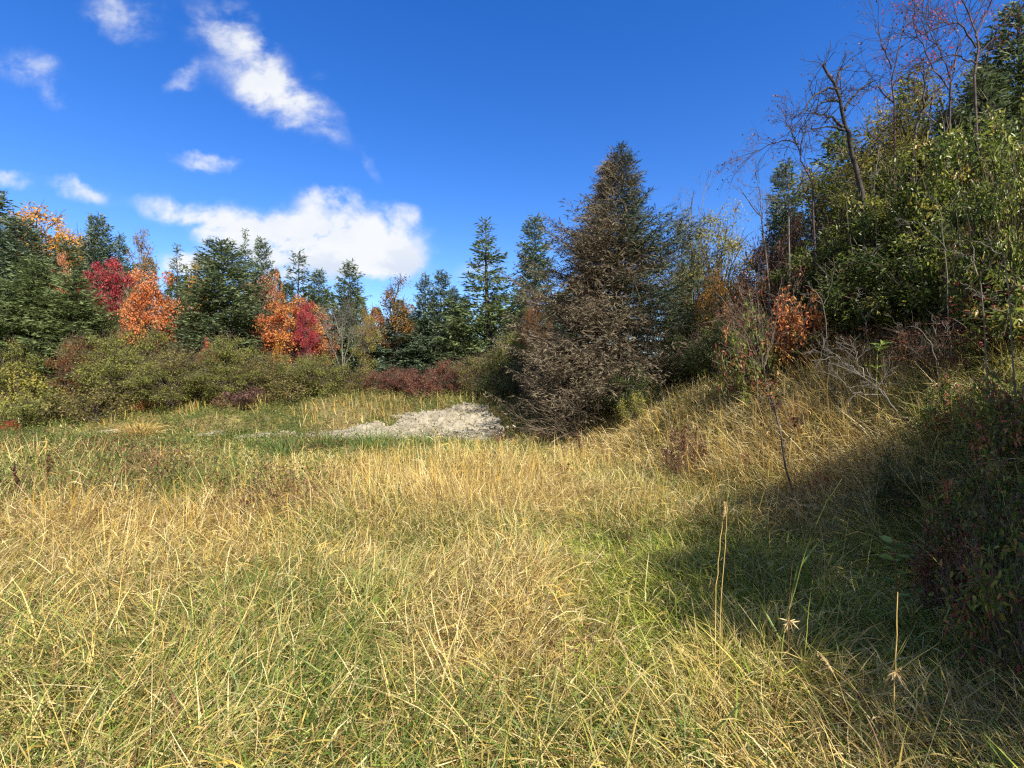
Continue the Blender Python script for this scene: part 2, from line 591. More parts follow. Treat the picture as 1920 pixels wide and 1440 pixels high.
# ------------------------------------------------------------------ ground
def axis(lo, hi, fine_lo, fine_hi, step, grow=1.22):
    a = list(np.arange(fine_lo, fine_hi + step / 2, step))
    s, p = step, fine_hi
    while p < hi:
        s *= grow
        p += s
        a.append(p)
    s, p = step, fine_lo
    while p > lo:
        s *= grow
        p -= s
        a.insert(0, p)
    return np.array(a)


gx = axis(-900, 900, -16, 12, 0.14)
gy = axis(-200, 1500, -1, 22, 0.14)
GX, GY = np.meshgrid(gx, gy)
GZ = height(GX.ravel(), GY.ravel())
acc = Acc()
nx, ny = len(gx), len(gy)
ii = (np.arange(ny - 1)[:, None] * nx + np.arange(nx - 1)[None, :]).ravel()
acc.add(np.stack([GX.ravel(), GY.ravel(), GZ], 1), quads=np.stack([ii, ii + 1, ii + nx + 1, ii + nx], 1))
ground = link('ground', acc.mesh('ground', True), ground_mat())
tag(ground, 'uneven meadow ground rising into a bank', 'ground', kind='structure')


# bare pale bank: a rough sheet over the ground
def gravel_mask(x, y):
    d, H, W, S = bank(x, y)
    px = 960 + 960 * x / np.maximum(y, .1)
    t = d / W
    lo = np.interp(x, [-7.5, -6.0, -4.5, -3.0, -1.0, 0.3, 1.2], [.05, .0, -.05, -.05, .0, .0, .1])
    hi = np.interp(x, [-7.5, -6.0, -4.5, -3.0, -1.0, -.2, .5], [-.1, .16, .38, .60, .80, .50, .0])
    m = np.minimum(t - lo, hi - t) * W
    m = np.where((x > -7.0) & (x < -.3), m, -1)  # pale gravel cut short on the right; darker soil stands in for spruce shade
    # scattered pale scrapes further left
    for (cx, cy, rx, ry) in ((-7.4, 15.5, 1.0, .30), (-9.2, 15.8, .6, .2), (-14.6, 16.4, .5, .2), (-12.8, 16.4, .5, .2)):
        e = 1 - np.sqrt(((x - cx) / rx) ** 2 + ((y - cy) / ry) ** 2)
        m = np.maximum(m, e * .22)
    return m + (fbm(x, y, 1.3, 31, 5) - .5) * 1.35


ax = np.arange(-17, 1.3, .05)
ay = np.arange(13.0, 19.5, .05)
AX, AY = np.meshgrid(ax, ay)
gm = gravel_mask(AX.ravel(), AY.ravel()).reshape(AX.shape)
rel = (fbm(AX, AY, 2.4, 51, 4) - .5) * .34 + (fbm(AX * 2.2, AY, 5.5, 61, 3) - .5) * .22
lift = np.clip(gm * .12, -.03, .04)
AZ = height(AX.ravel(), AY.ravel()).reshape(AX.shape) + lift + np.clip(rel, -.02, .2) * .7 * sstep(gm, 0, .5) + .006
keep = (gm[:-1, :-1] > -.02) & (gm[1:, 1:] > -.02) & (gm[:-1, 1:] > -.02) & (gm[1:, :-1] > -.02)
ii = (np.arange(len(ay) - 1)[:, None] * len(ax) + np.arange(len(ax) - 1)[None, :])[keep]
q = np.stack([ii, ii + 1, ii + len(ax) + 1, ii + len(ax)], 1)
used, inv = np.unique(q, return_inverse=True)
acc = Acc()
acc.add(np.stack([AX.ravel(), AY.ravel(), AZ.ravel()], 1)[used], quads=inv.reshape(-1, 4))
gb = link('gravel_bank', acc.mesh('gravel_bank', False), gravel_mat())
tag(gb, 'bare pale gravel slope at the far edge of the meadow', 'gravel bank', kind='structure')

# loose stones on it
rng = np.random.default_rng(5)
n = 60000
sx, sy = rng.uniform(-17, -.5, n), rng.uniform(13, 19.4, n)
k = gravel_mask(sx, sy) > .05
sx, sy = sx[k][:2600], sy[k][:2600]
sz = height(sx, sy) + .04
r = rng.gamma(2.0, .010, len(sx)) + .008
octv = np.array([(1, 0, 0), (-1, 0, 0), (0, 1, 0), (0, -1, 0), (0, 0, 1), (0, 0, -1)], float)
octf = np.array([(0, 2, 4), (2, 1, 4), (1, 3, 4), (3, 0, 4), (2, 0, 5), (1, 2, 5), (3, 1, 5), (0, 3, 5)])
V = octv[None] * (r[:, None, None] * rng.uniform(.6, 1.3, (len(sx), 6, 1))) * np.array([1.2, 1.0, .75])
a = rng.uniform(0, 6.28, len(sx))[:, None]
V = np.stack([V[..., 0] * np.cos(a) - V[..., 1] * np.sin(a), V[..., 0] * np.sin(a) + V[..., 1] * np.cos(a), V[..., 2]], -1)
V += np.stack([sx, sy, sz], 1)[:, None]
acc = Acc()
acc.add(V, tris=(np.arange(len(sx))[:, None, None] * 6 + octf[None]).reshape(-1, 3))
st = link('gravel', acc.mesh('gravel'), gb.material_slots[0].material)
tag(st, 'loose pale stones lying on the bare bank', 'gravel', kind='stuff')


# ------------------------------------------------------------------ grass
def blades(acc, x, y, L, W, az, th0, bend, k, colA, colB, rng, twist=.5, curl=0.0, z0=-.02):
    """n curved blades: az heading, th0 starting elevation, bend total drop of elevation along the blade"""
    n = len(x)
    z = height(x, y) + z0
    s = np.linspace(0, 1, k)
    P = np.empty((n, k, 3))
    P[:, 0] = np.stack([x, y, z], 1)
    cz = az.copy()
    for i in range(1, k):
        f = (i - .5) / (k - 1)
        th = th0 - bend * f ** 1.4
        cz = az + curl * f if np.isscalar(curl) else az + curl * f
        step = L / (k - 1)
        P[:, i, 0] = P[:, i - 1, 0] + np.cos(th) * np.cos(cz) * step
        P[:, i, 1] = P[:, i - 1, 1] + np.cos(th) * np.sin(cz) * step
        P[:, i, 2] = P[:, i - 1, 2] + np.sin(th) * step
    gz = height(P[:, -1, 0], P[:, -1, 1])
    under = np.clip(gz + .03 - P[:, -1, 2], 0, 1)
    P[:, :, 2] += under[:, None] * (s ** 2)[None]
    T = norm(np.gradient(P, axis=1))
    sa = az + math.pi / 2 + rng.normal(0, twist, n)
    S = np.stack([np.cos(sa), np.sin(sa), rng.normal(0, .35, n)], 1)[:, None]
    S = norm(S - (S * T).sum(-1, keepdims=True) * T)
    prof = np.interp(s, [0, .15, .5, .8, 1], [.7, 1, .9, .55, .06])
    hw = (W[:, None] * prof[None])[..., None] * .5
    V = np.stack([P - S * hw, P + S * hw], 2)
    b = (np.arange(n)[:, None] * (2 * k) + np.arange(k - 1)[None] * 2)[..., None]
    q = b + np.array([0, 1, 3, 2])
    c = colA[:, None] * (1 - s[None, :, None]) + colB[:, None] * s[None, :, None]
    acc.add(V, quads=q.reshape(-1, 4), var=.5, col=np.repeat(c, 2, axis=1))


STRAW = np.array([(.68, .53, .20), (.60, .46, .13), (.74, .62, .32), (.52, .37, .11), (.66, .55, .27), (.36, .26, .10)])
GREEN = np.array([(.10, .165, .03), (.14, .22, .035), (.20, .28, .055), (.27, .33, .06), (.075, .13, .03)])
LIME = np.array([(.30, .37, .04), (.42, .44, .06), (.22, .31, .035), (.16, .25, .03)])
RUST = np.array([(.24, .13, .06), (.30, .17, .08), (.17, .09, .05)])


def green_share(x, y):
    d, H, W, S = bank(x, y)
    g = .22 + .55 * (sstep(fbm(x, y, .55, 77, 3), .45, .62))
    g = g + .35 * sstep(y, 10.0, 12.5) * sstep(-x, -1.5, .3) * sstep(-d, -.3, .5)     # green belt before the gravel
    g = g + .40 * sstep(y, 5.5, 7.5) * sstep(-x / np.maximum(y, .1), .3, .7) + .40 * sstep(-x, .3, 1.6) * sstep(-y, -4.2, -2.2)
    g = g - .22 * sstep(y, 4.2, 6) * sstep(-y, -10.5, -8.5)
    g = g + .80 * sstep(x, .25, .9) * sstep(-y, -5.6, -4.2) * sstep(y, 2.2, 3.0)                           # lush strip by the bank's shade
    g = g - .40 * sstep(d, 0, .6) * sstep(y, 5.5, 7.5) * sstep(x, -1, .5)
    g = g - .10 * sstep(x, -1.2, 0) * sstep(-x, -.9, .2) * sstep(-y, -4, -3)
    g = g + .22 * sstep(d, 1, 2.0) * sstep(-x, 3, 6)
    return np.clip(g, .06, .95)


def scatter(n, y0, y1, rng, margin=1.6, pw=1.0):
    """points over the ground in view, between two distances, uniform per square metre"""
    out_x, out_y = [], []
    y = y0 + (y1 - y0) * rng.random(n * 3) ** pw
    w = 1.08 * y + margin
    wmax = 1.08 * y1 + margin
    x = rng.uniform(-wmax, wmax, n * 3)
    k = np.abs(x) < w
    return x[k][:n], y[k][:n]


def pick(tab, n, rng):
    c = tab[rng.integers(0, len(tab), n)] * rng.uniform(.8, 1.18, (n, 1))
    return c


def grass_layer(name, label, bands, seed, style):
    rng = np.random.default_rng(seed)
    acc = Acc()
    for (y0, y1, dens, k, wmin) in bands:
        area = (1.08 * (y0 + y1) + 3.2) * (y1 - y0)
        n = int(area * dens)
        x, y = scatter(n, y0, y1, rng)
        d, H, W_, S_ = bank(x, y)
        keep = np.ones(len(x), bool)
        gmv = gravel_mask(x, y)
        keep &= ~((gmv > .0) & (rng.random(len(x)) < .95))
        keep &= ~((d > W_ + 1.5) & (x > 2) & (rng.random(len(x)) < .75))
        dens_n = fbm(x, y, 1.3, 5, 3)
        keep &= rng.random(len(x)) < (.30 + 1.35 * dens_n)
        if style == 'stems':
            keep &= rng.random(len(x)) < sstep(fbm(x, y, .7, 13, 3), .38, .62)
            keep &= ~((x > .5) & (y < 5.5) & (rng.random(len(x)) < .8))
            keep &= ~((y > 10.5) & (x < 0) & (d < .3) & (rng.random(len(x)) < .75))
            keep &= ~((y > 5.8) & (x < -.35 * y) & (d < .3) & (rng.random(len(x)) < .6))
        x, y, d = x[keep], y[keep], d[keep]
        n = len(x)
        gs = green_share(x, y) * (.7 if style == 'litter' else 1.0)
        isg = rng.random(n) < gs
        A = pick(STRAW, n, rng)
        g = pick(GREEN, n, rng)
        lime = (x > .3) & (x < 3.2) & (y < 5.2) & (y > 2.3) & (rng.random(n) < .85)
        g[lime] = pick(LIME, n, rng)[lime]
        A[isg] = g[isg]
        pale = (~isg) & (d > .2) & (x > .8)
        A[pale] = A[pale] * np.array([1.10, 1.12, 1.25])
        rust = (~isg) & (rng.random(n) < np.where((x > -.5) & (y > 8), .10, .12))
        A[rust] = pick(RUST, n, rng)[rust]
        B = A.copy()
        tipdry = isg & (rng.random(n) < .45)
        B[tipdry] = pick(STRAW, n, rng)[tipdry]
        A[~isg] = A[~isg] * np.where(rng.random((int((~isg).sum()), 1)) < .35, .72, 1.0)
        # combed direction: the wind and the slope lay the grass over together
        fl = fbm(x, y, .8, 23, 2) * 6.0 + fbm(x, y, 2.2, 29, 2) * 3.4
        e = .25
        gxd = (height(x + e, y) - height(x - e, y)) / (2 * e)
        gyd = (height(x, y + e) - height(x, y - e)) / (2 * e)
        az = fl + rng.normal(0, 1.15, n)
        steep = np.hypot(gxd, gyd)
        down = np.arctan2(-gyd, -gxd)
        sl_ = steep > .25
        az[sl_] = down[sl_] + rng.normal(0, .8, int(sl_.sum()))
        tall = sstep(y, 4.6, 6.2) * sstep(-y, -11, -9) * sstep(-x, -1.2, .4)
        short = sstep(y, 12.5, 14.5)
        if style == 'mat':
            L = (.10 + .40 * rng.random(n) ** 1.5) * (1 + .25 * tall) * (1 - .35 * sstep(y, 9.5, 12))
            th0 = np.radians(rng.uniform(25, 88, n))
            bend = np.radians(rng.uniform(10, 105, n)) * (1 - .3 * tall)
            W = .0028 + .0055 * rng.random(n) ** 1.5
        elif style == 'litter':
            L = .04 + .16 * rng.random(n) ** 1.3
            th0 = np.radians(rng.uniform(-5, 40, n))
            bend = np.radians(rng.uniform(-20, 40, n))
            W = .003 + .005 * rng.random(n)
            az = rng.uniform(0, 6.28, n)
        elif style == 'lodged':
            L = .16 + .50 * rng.random(n) ** 1.5
            th0 = np.radians(rng.uniform(2, 55, n))
            bend = np.radians(rng.choice([8, 25, 70], n) * rng.uniform(.3, 1.3, n))
            W = .0024 + .0072 * rng.random(n) ** 2
            az = az + rng.normal(0, .9, n)
        else:
            L = rng.uniform(.34, .74, n) * (1 + .18 * tall) * (1 - .35 * sstep(y, 9.5, 11.5))
            th0 = np.radians(rng.uniform(52, 92, n))
            bend = np.radians(rng.uniform(0, 30, n)) * (1 - .2 * tall)
            W = rng.uniform(.0022, .0042, n)
            A = pick(STRAW, n, rng)
            go = rng.random(n) < .35
            A[go] = A[go] * np.array([1.02, .86, .55])
            B = A.copy()
        moss = (x > .25) & (x < 3.0) & (y < 5.4) & (y > 2.5)
        L = np.where(moss & (style != 'stems'), L * .72, L)
        L = L * (.62 + .76 * fbm(x, y, .9, 91, 2))
        dist = np.hypot(x, y)
        fine = sl_ & (style == 'mat')
        W[fine] *= .7
        W = np.maximum(W, wmin * dist)
        lift_ = rng.uniform(.01, .20, n) * (.6 + .8 * fbm(x, y, .9, 91, 2)) if style == 'litter' else -.02
        blades(acc, x, y, L, W, az, th0, bend, k, A, B, rng, curl=rng.normal(0, .5, n), z0=lift_)
        if style == 'stems' and y1 < 14:
            # dry side leaves and seed heads on the stems
            m = rng.random(n) < .8
            nn = int(m.sum())
            hz0 = L[m] * rng.uniform(.35, .8, nn)
            az2 = rng.uniform(0, 6.28, nn)
            blades(acc, x[m] + np.cos(az[m]) * hz0 * .12, y[m] + np.sin(az[m]) * hz0 * .12, rng.uniform(.10, .26, nn),
                   np.maximum(rng.uniform(.004, .008, nn), wmin * dist[m]), az2, np.radians(rng.uniform(15, 60, nn)), np.radians(rng.uniform(50, 150, nn)), 4,
                   A[m], A[m], rng, z0=hz0 * .93)
    o = link(name, acc.mesh(name), 'grass_blades')
    return tag(o, label, 'grass', kind='stuff')


grass_layer('meadow_grass', 'tangled green and straw grass covering the meadow',
            [(.55, 1.3, 1500, 6, .0006), (1.3, 2.6, 6200, 6, .0006), (2.6, 4.5, 3700, 5, .0008), (4.5, 7.5, 1500, 4, .0009), (7.5, 11.5, 760, 4, .0010), (11.5, 16, 380, 4, .0011), (16, 24, 150, 3, .0012)], 1, 'mat')
grass_layer('lodged_grass', 'long dry straw blades lying flat across the meadow',
            [(.55, 1.3, 400, 6, .0006), (1.3, 2.6, 2500, 6, .0006), (2.6, 4.5, 1500, 5, .0008), (4.5, 7.5, 600, 4, .0009), (7.5, 12, 170, 3, .0010)], 2, 'lodged')
grass_layer('grass_litter', 'matted short broken straw and leaf pieces among the meadow grass',
            [(1.2, 2.6, 2000, 3, .0007), (2.6, 4.5, 1400, 3, .0008), (4.5, 7.5, 800, 3, .0009), (7.5, 11.5, 350, 3, .0010)], 4, 'litter')
grass_layer('grass_stems', 'thin golden upright grass stems with dry leaves',
            [(1.3, 3, 30, 5, .0007), (3, 5, 80, 5, .0008), (5, 8, 140, 5, .0009), (8, 12, 70, 4, .0010), (12, 16, 15, 4, .0010), (16, 22, 45, 4, .0012)], 3, 'stems')


# low leafy weeds and ground cover
def cover(name, label, mat, pts, rng, hgt, L, W, per, big=False):
    x, y = pts
    n = len(x)
    acc = Acc()
    X = np.repeat(x, per) + rng.normal(0, .05, n * per)
    Y = np.repeat(y, per) + rng.normal(0, .05, n * per)
    Z = height(X, Y) + rng.uniform(.1, 1, n * per) * np.repeat(hgt, per)
    D = rng.normal(0, 1, (n * per, 3)) + np.array([0, 0, .25])
    v = np.clip(np.repeat(rng.random(n), per) * .6 + rng.random(n * per) * .4, 0, 1)
    dist = np.hypot(X, Y)
    add_leaves(acc, np.stack([X, Y, Z], 1), D, np.maximum(rng.uniform(.6, 1.3, n * per) * L, .0022 * dist), np.maximum(rng.uniform(.7, 1.2, n * per) * W, .0012 * dist), rng, v, .6, big)
    o = link(name, acc.mesh(name), mat)
    return tag(o, label, 'ground cover', kind='stuff')


rng = np.random.default_rng(21)
x, y = scatter(60000, 5.6, 23, rng)
d, H, W_, S_ = bank(x, y)
lw = np.where(y > 10, 1.0, sstep(-x / y, .18, .75))
k = (x < 1.0) & (rng.random(len(x)) < lw * (.22 + .8 * sstep(fbm(x, y, .5, 41, 3), .40, .60))) & ((gravel_mask(x, y) < 0) | (rng.random(len(x)) < .05))
cover('meadow_weeds', 'low green leafy weeds along the far side of the meadow', 'weeds', (x[k], y[k]), rng, np.where(y[k] < 10.5, rng.uniform(.2, .62, int(k.sum())), rng.uniform(.10, .40, int(k.sum()))), .06, .024, 5)
x, y = scatter(24000, 13.5, 24, rng)
d, H, W_, S_ = bank(x, y)
k = (d > .2) & (x < -1.5) & (rng.random(len(x)) < .10 + sstep(fbm(x, y, .6, 47, 3), .42, .58)) & ((gravel_mask(x, y) < 0) | (rng.random(len(x)) < .04))
cover('slope_scrub', 'brownish low scrub on the slope below the alders', 'alder_brown', (x[k], y[k]), rng, rng.uniform(.12, .5, int(k.sum())), .05, .024, 7)
x, y = scatter(30000, 5.2, 12, rng)
k = rng.random(len(x)) < .9 * sstep(-x / y, .1, .5) * sstep(fbm(x, y, .75, 57, 3), .50, .62)
cover('dusky_weeds', 'dark brown seeding weeds among the grass on the left', 'dock_rust', (x[k], y[k]), rng, rng.uniform(.3, .68, int(k.sum())), .05, .016, 5)
x, y = scatter(60000, 1.0, 15, rng)
d, H, W_, S_ = bank(x, y)
px = 960 + 960 * x / y
wet = np.where(y < 4.8, 1.0, .10 + .9 * sstep(d, 2.3, 3.4))
k = (x > 1.2) & (d > .15) & (rng.random(len(x)) < wet) & (rng.random(len(x)) < .15 + 1.1 * sstep(fbm(x, y, .9, 43, 3), .38, .58))
cover('bank_ground_cover', 'mixed green and red leaves carpeting the shaded right bank', 'mixed_cover', (x[k], y[k]), rng, rng.uniform(.08, .42, int(k.sum())), .055, .026, 7)


# ------------------------------------------------------------------ conifers
def spruce(seed, H, R, spacing=.20, per=7, spray=(.155, .042), z0=.03, power=.72, droop=.25, tipup=.25, dead=None, gaps=.12, fine=1.45, thin_top=0.0, skew=None):
    rng = np.random.default_rng(seed)
    wood, crown = Acc(), Acc()
    kz = 9
    tz = np.linspace(0, 1, kz)
    bend = np.cumsum(rng.normal(0, .012 * H / kz * 2, (kz, 2)), 0)
    tp = np.stack([bend[:, 0], bend[:, 1], tz * H], 1)
    add_tubes(wood, tp[None], (np.maximum(.016 * H * (1 - tz), .004 * H * .4) * 1.0)[None], 7)
    P, D, var, Ls = [], [], [], []
    B0, B1, BL = [], [], []
    z = z0 * H
    lob = rng.uniform(0, 6.28, 4)
    while z < H * .985:
        f = z / H
        env = R * ((1 - f) ** power * (.72 + .28 * min(1, f * 9 + .3)) + .03)
        if f > 1 - thin_top:
            env *= .55
        m = max(3, int(per * (.55 + .6 * (1 - f))))
        a0 = rng.uniform(0, 6.28)
        for j in range(m):
            if rng.random() < gaps:
                continue
            a = a0 + j * 6.283 / m + rng.normal(0, .3)
            lobe = 1 + .12 * math.sin(2 * a + lob[0]) + .10 * math.sin(3 * a + lob[1] + z * 2.1)
            ln = env * lobe * rng.uniform(.68, 1.14) + .05
            if skew:
                ln *= skew(a, f)
            zz = z + rng.uniform(-.5, .5) * spacing
            el = math.radians(-8 + 52 * f ** 1.4 + rng.normal(0, 6))
            k = 6
            s = np.linspace(0, 1, k)
            hor = ln * s * math.cos(el)
            ver = ln * (math.sin(el) * s - droop * np.sin(s * math.pi * .75) * (1 - f) + tipup * s ** 3 * (1 - f * .5))
            c0 = np.array([np.interp(zz / H, tz, bend[:, 0]), np.interp(zz / H, tz, bend[:, 1])])
            pl = np.stack([c0[0] + math.cos(a) * hor, c0[1] + math.sin(a) * hor, zz + ver], 1)
            rr = np.interp(s, [0, 1], [.006 + .007 * ln, .003])
            B0.append(pl)
            B1.append(rr)
            # side twigs along the branch
            st = .085 / fine + .02 * ln
            nt = max(2, int(ln / st))
            ts = np.repeat((np.arange(nt) + rng.uniform(0, 1, nt)) / nt * .90 + .10, 2)
            sgn = np.tile([1, -1], nt)
            base = np.stack([np.interp(ts, s, pl[:, i]) for i in range(3)], 1)
            tl = (.34 * ln * (1 - ts) ** .7 + .07) * rng.uniform(.6, 1.25, len(ts))
            ta = a + sgn * np.radians(rng.uniform(35, 68, len(ts)))
            te = el * .5 + rng.normal(-.10, .22, len(ts))
            td = np.stack([np.cos(ta) * np.cos(te), np.sin(ta) * np.cos(te), np.sin(te)], 1)
            ns = np.maximum(1, (tl / (spray[0] * .55) * fine).astype(int))
            rep = np.repeat(np.arange(len(ts)), ns)
            off = rng.random(len(rep))
            pp = base[rep] + td[rep] * (tl[rep] * off)[:, None]
            pp[:, 2] -= .10 * tl[rep] * off ** 2
            dd = td[rep] + rng.normal(0, .38, (len(rep), 3))
            dv = rng.normal(.45, .16, len(rep)) + .12 * (off > .75)
            # leader spray along the branch itself
            if dead is not None:
                dv = dead(pp, dv, rng, ts[rep] if False else np.hypot(pp[:, 0], pp[:, 1]) / max(R, .1))
            P.append(pp)
            D.append(dd)
            var.append(dv)
            nl = max(1, int(ln / .12 * fine))
            u = rng.random(nl)
            lp = np.stack([np.interp(u, s, pl[:, i]) for i in range(3)], 1)
            P.append(lp)
            D.append(np.tile([math.cos(a), math.sin(a), .15], (nl, 1)) + rng.normal(0, .3, (nl, 3)))
            lv = rng.normal(.5, .15, nl)
            if dead is not None:
                lv = dead(lp, lv, rng, None)
            var.append(lv)
        z += spacing * rng.uniform(.7, 1.3) * (.62 + .5 * (1 - f))
    add_tubes(wood, np.stack(B0), np.stack(B1), 4)
    P, D, var = np.concatenate(P), np.concatenate(D), np.clip(np.concatenate(var), 0, 1)
    nlv = len(P)
    add_leaves(crown, P, D, spray[0] * rng.uniform(.6, 1.25, nlv), spray[1] * rng.uniform(.7, 1.3, nlv), rng, var, .9, False, .3)
    # leader
    add_leaves(crown, np.stack([rng.normal(0, .012, 40) + bend[-1, 0], rng.normal(0, .012, 40) + bend[-1, 1], H * rng.uniform(.93, .995, 40)], 1), np.array([0, 0, 1.0]) + rng.normal(0, .35, (40, 3)), .10, .03, rng, rng.uniform(.3, .6, 40))
    return wood.mesh('spruce_trunk'), crown.mesh('spruce_crown')


SPR = {
    'a': (6.0, 1.30, spruce(101, 6.0, 1.30, spacing=.165, gaps=.07)),
    'b': (6.0, 1.45, spruce(102, 6.0, 1.45, spacing=.17, gaps=.06, power=.66, droop=.18)),
    'c': (6.0, 1.15, spruce(103, 6.0, 1.15, spacing=.19, gaps=.12, power=.82, per=6, thin_top=.16)),
    'd': (6.0, 1.65, spruce(104, 6.0, 1.65, spacing=.155, gaps=.04, power=.58, droop=.15)),
    'e': (6.0, 1.10, spruce(105, 6.0, 1.10, spacing=.24, gaps=.18, power=.66, per=6, droop=.10, tipup=.15)),
}


def place_spruce(px, top, Y, width_px, kind, mat, label, group='spruce trees at the forest edge', lean=0.0):
    X = at(px, Y)
    z = hz(X, Y) - .12
    H0, R0, (tw, cr) = SPR[kind]
    h = zt(top, Y) - z
    R = width_px / 960 * Y / 2 * 1.22
    o = root('spruce_tree', label, 'spruce', (X, Y, z), group, (px * 1.7) % 6.28)
    o.scale = (R / R0, R / R0, h / H0)
    if lean:
        o.rotation_euler[1] = lean
    link('trunk', tw, 'bark_dark', o)
    link('crown', cr, mat, o)
    return o


S, SB, SLT = 'spruce_needles', 'spruce_needles_blue', 'spruce_needles_light'
for args in [
    (-8, 352, 24, 150, 'a', S, 'dark spruce cut off by the photo edge beside the golden maple'),
    (40, 415, 24, 190, 'd', SB, 'broad blue-green spruce standing in front of the golden maple'),
    (122, 450, 25, 120, 'b', S, 'dark spruce between the golden maple and the small peach sapling'),
    (72, 486, 19, 175, 'd', SLT, 'light green young spruce with pale leader low before the broad blue-green one'),
    (141, 512, 18.6, 170, 'b', SLT, 'young spruce directly below the peach sapling, left of the crimson maple'),
    (12, 560, 18.8, 130, 'b', S, 'low dark spruce at the photo edge, below the other spruces'),
    (187, 408, 26.5, 120, 'd', SB, 'pointed spruce rising just behind the crimson maple'),
    (226, 440, 28, 80, 'a', SB, 'slim spruce peeping out right of the crimson maple'),
    (330, 458, 24.5, 78, 'c', S, 'narrow spruce between the orange maple and the small yellow tree'),
    (420, 455, 20.5, 215, 'd', S, 'widest dark spruce, cone shaped, behind the olive alder thicket'),
    (459, 430, 28, 62, 'c', SB, 'slim spruce with spindly tip poking above the widest spruce'),
    (487, 447, 27, 84, 'b', SB, 'blunt topped spruce on the right shoulder of the widest spruce'),
    (563, 472, 25.5, 100, 'e', SB, 'sparse open branched spruce above the flame coloured maple'),
    (600, 506, 27, 88, 'b', S, 'short spruce right beside the sparse open branched one'),
    (655, 490, 25, 108, 'a', S, 'lone pointed spruce above the bare grey shrub'),
    (797, 514, 24, 84, 'a', SB, 'left of two twin spruces beside the bronze tree'),
    (826, 508, 23.4, 100, 'b', SB, 'right of two twin spruces beside the bronze tree'),
    (850, 540, 24.5, 80, 'a', SB, 'short spruce tucked between the twin spruces and the thin-tipped one'),
    (762, 585, 21.5, 170, 'd', SB, 'low broad spruce spreading under the bronze tree'),
    (916, 412, 20, 165, 'c', SLT, 'tall spruce with a thin bare tip, left of centre gap'),
    (860, 598, 19.6, 110, 'd', S, 'low bushy spruce at the foot of the thin-tipped spruce'),
    (1006, 406, 22.5, 130, 'b', SB, 'dense blunt spruce between the thin-tipped spruce and the big brown one'),
    (975, 545, 20.5, 120, 'a', S, 'short spruce hidden between the two tall central spruces'),
    (1475, 304, 13.0, 135, 'b', SB, 'dark blue spruce in the sky gap behind the weeping bare tree'),
    (1568, 246, 13.0, 190, 'b', S, 'dark spruce directly behind the leaning dead trunk'),
    (1704, 140, 12.0, 150, 'a', S, 'spruce tip showing above the yellow willow on the hill'),
    (1912, 14, 9.2, 240, 'd', S, 'tall dark spruce in the upper corner above the willow bushes'),
    (1835, 130, 9.0, 200, 'b', S, 'dark spruce behind the glossy willows, beside the corner spruce'),
]:
    args = list(args)
    if args[0] < 950 and args[2] < 22:
        args[2] += 2.6
    place_spruce(*args)

# far wood closing the gaps between the trunks
rng = np.random.default_rng(77)
acc = Acc()
wood_n = 46
for i in range(wood_n):
    px = -160 + i * 28 + rng.normal(0, 8)
    Y = rng.uniform(30, 38)
    X = at(px, Y)
    zb = hz(X, Y)
    top = zt(np.interp(px, [-160, 60, 240, 420, 560, 700, 880, 1120], [430, 450, 492, 522, 548, 578, 578, 540]) + rng.normal(0, 14), Y)
    h = top - zb
    n = 3200
    f = rng.random(n) ** 1.3
    a = rng.uniform(0, 6.28, n)
    rr = 1.5 * (1 - f) ** .8 * rng.uniform(.4, 1.1, n)
    P = np.stack([X + np.cos(a) * rr, Y + np.sin(a) * rr, zb + f * h], 1)
    D = np.stack([np.cos(a), np.sin(a), rng.normal(-.1, .3, n)], 1)
    add_leaves(acc, P, D, .30, .085, rng, np.clip(rng.normal(.4, .2, n), 0, 1), .8)
fw = link('distant_woods', acc.mesh('distant_woods'), S)
tag(fw, 'dark conifer wood closing the gaps behind the trees', 'woods', kind='stuff')


# ------------------------------------------------------------------ big half-dead spruce
def dead_side(pp, dv, rng, _):
    f = pp[:, 2] / 7.6
    # the left and lower outside has died to brown twigs, the right and upper core is still green
    s = -pp[:, 0] * .42 + .30 * np.sin(pp[:, 2] * 2.3 + pp[:, 1]) - (f - .52) * 1.15 - pp[:, 1] * .10 + rng.normal(0, .26, len(pp)) + .30 * np.sin(pp[:, 1] * 2.9 + pp[:, 0] * 1.7 + 1)
    lone = (f > .90) & (pp[:, 0] < -.05)
    brown = (s > -.02) | lone
    return np.where(brown, .60 + .35 * rng.random(len(pp)), np.clip(dv * .62, 0, .42))


def big_skew(a, f):
    left = .5 - .5 * math.cos(a)
    k = 1.0 + .02 * left
    if f > .62:
        k *= 1 - .34 * min(1, (f - .62) / .12)
    if .66 < f < .71 or .44 < f < .48 or .26 < f < .29:
        k *= .74
    if f < .22:
        k *= .92
    return k


BY = 14.3
BX = at(1160, BY)
bz = hz(BX, BY) - .1
BH = zt(272, BY) - bz
big = root('spruce_tree', 'largest spruce, half dead with brown twigs down its left side', 'spruce', (BX, BY, bz))
tw, cr = spruce(900, BH, 3.65, spacing=.20, per=16, spray=(.15, .021), z0=.035, power=.82, droop=.10, tipup=.20, dead=dead_side, gaps=.12, fine=1.55, thin_top=.05, skew=big_skew)
link('trunk', tw, 'bark_dark', big)
link('crown', cr, 'spruce_dying', big)
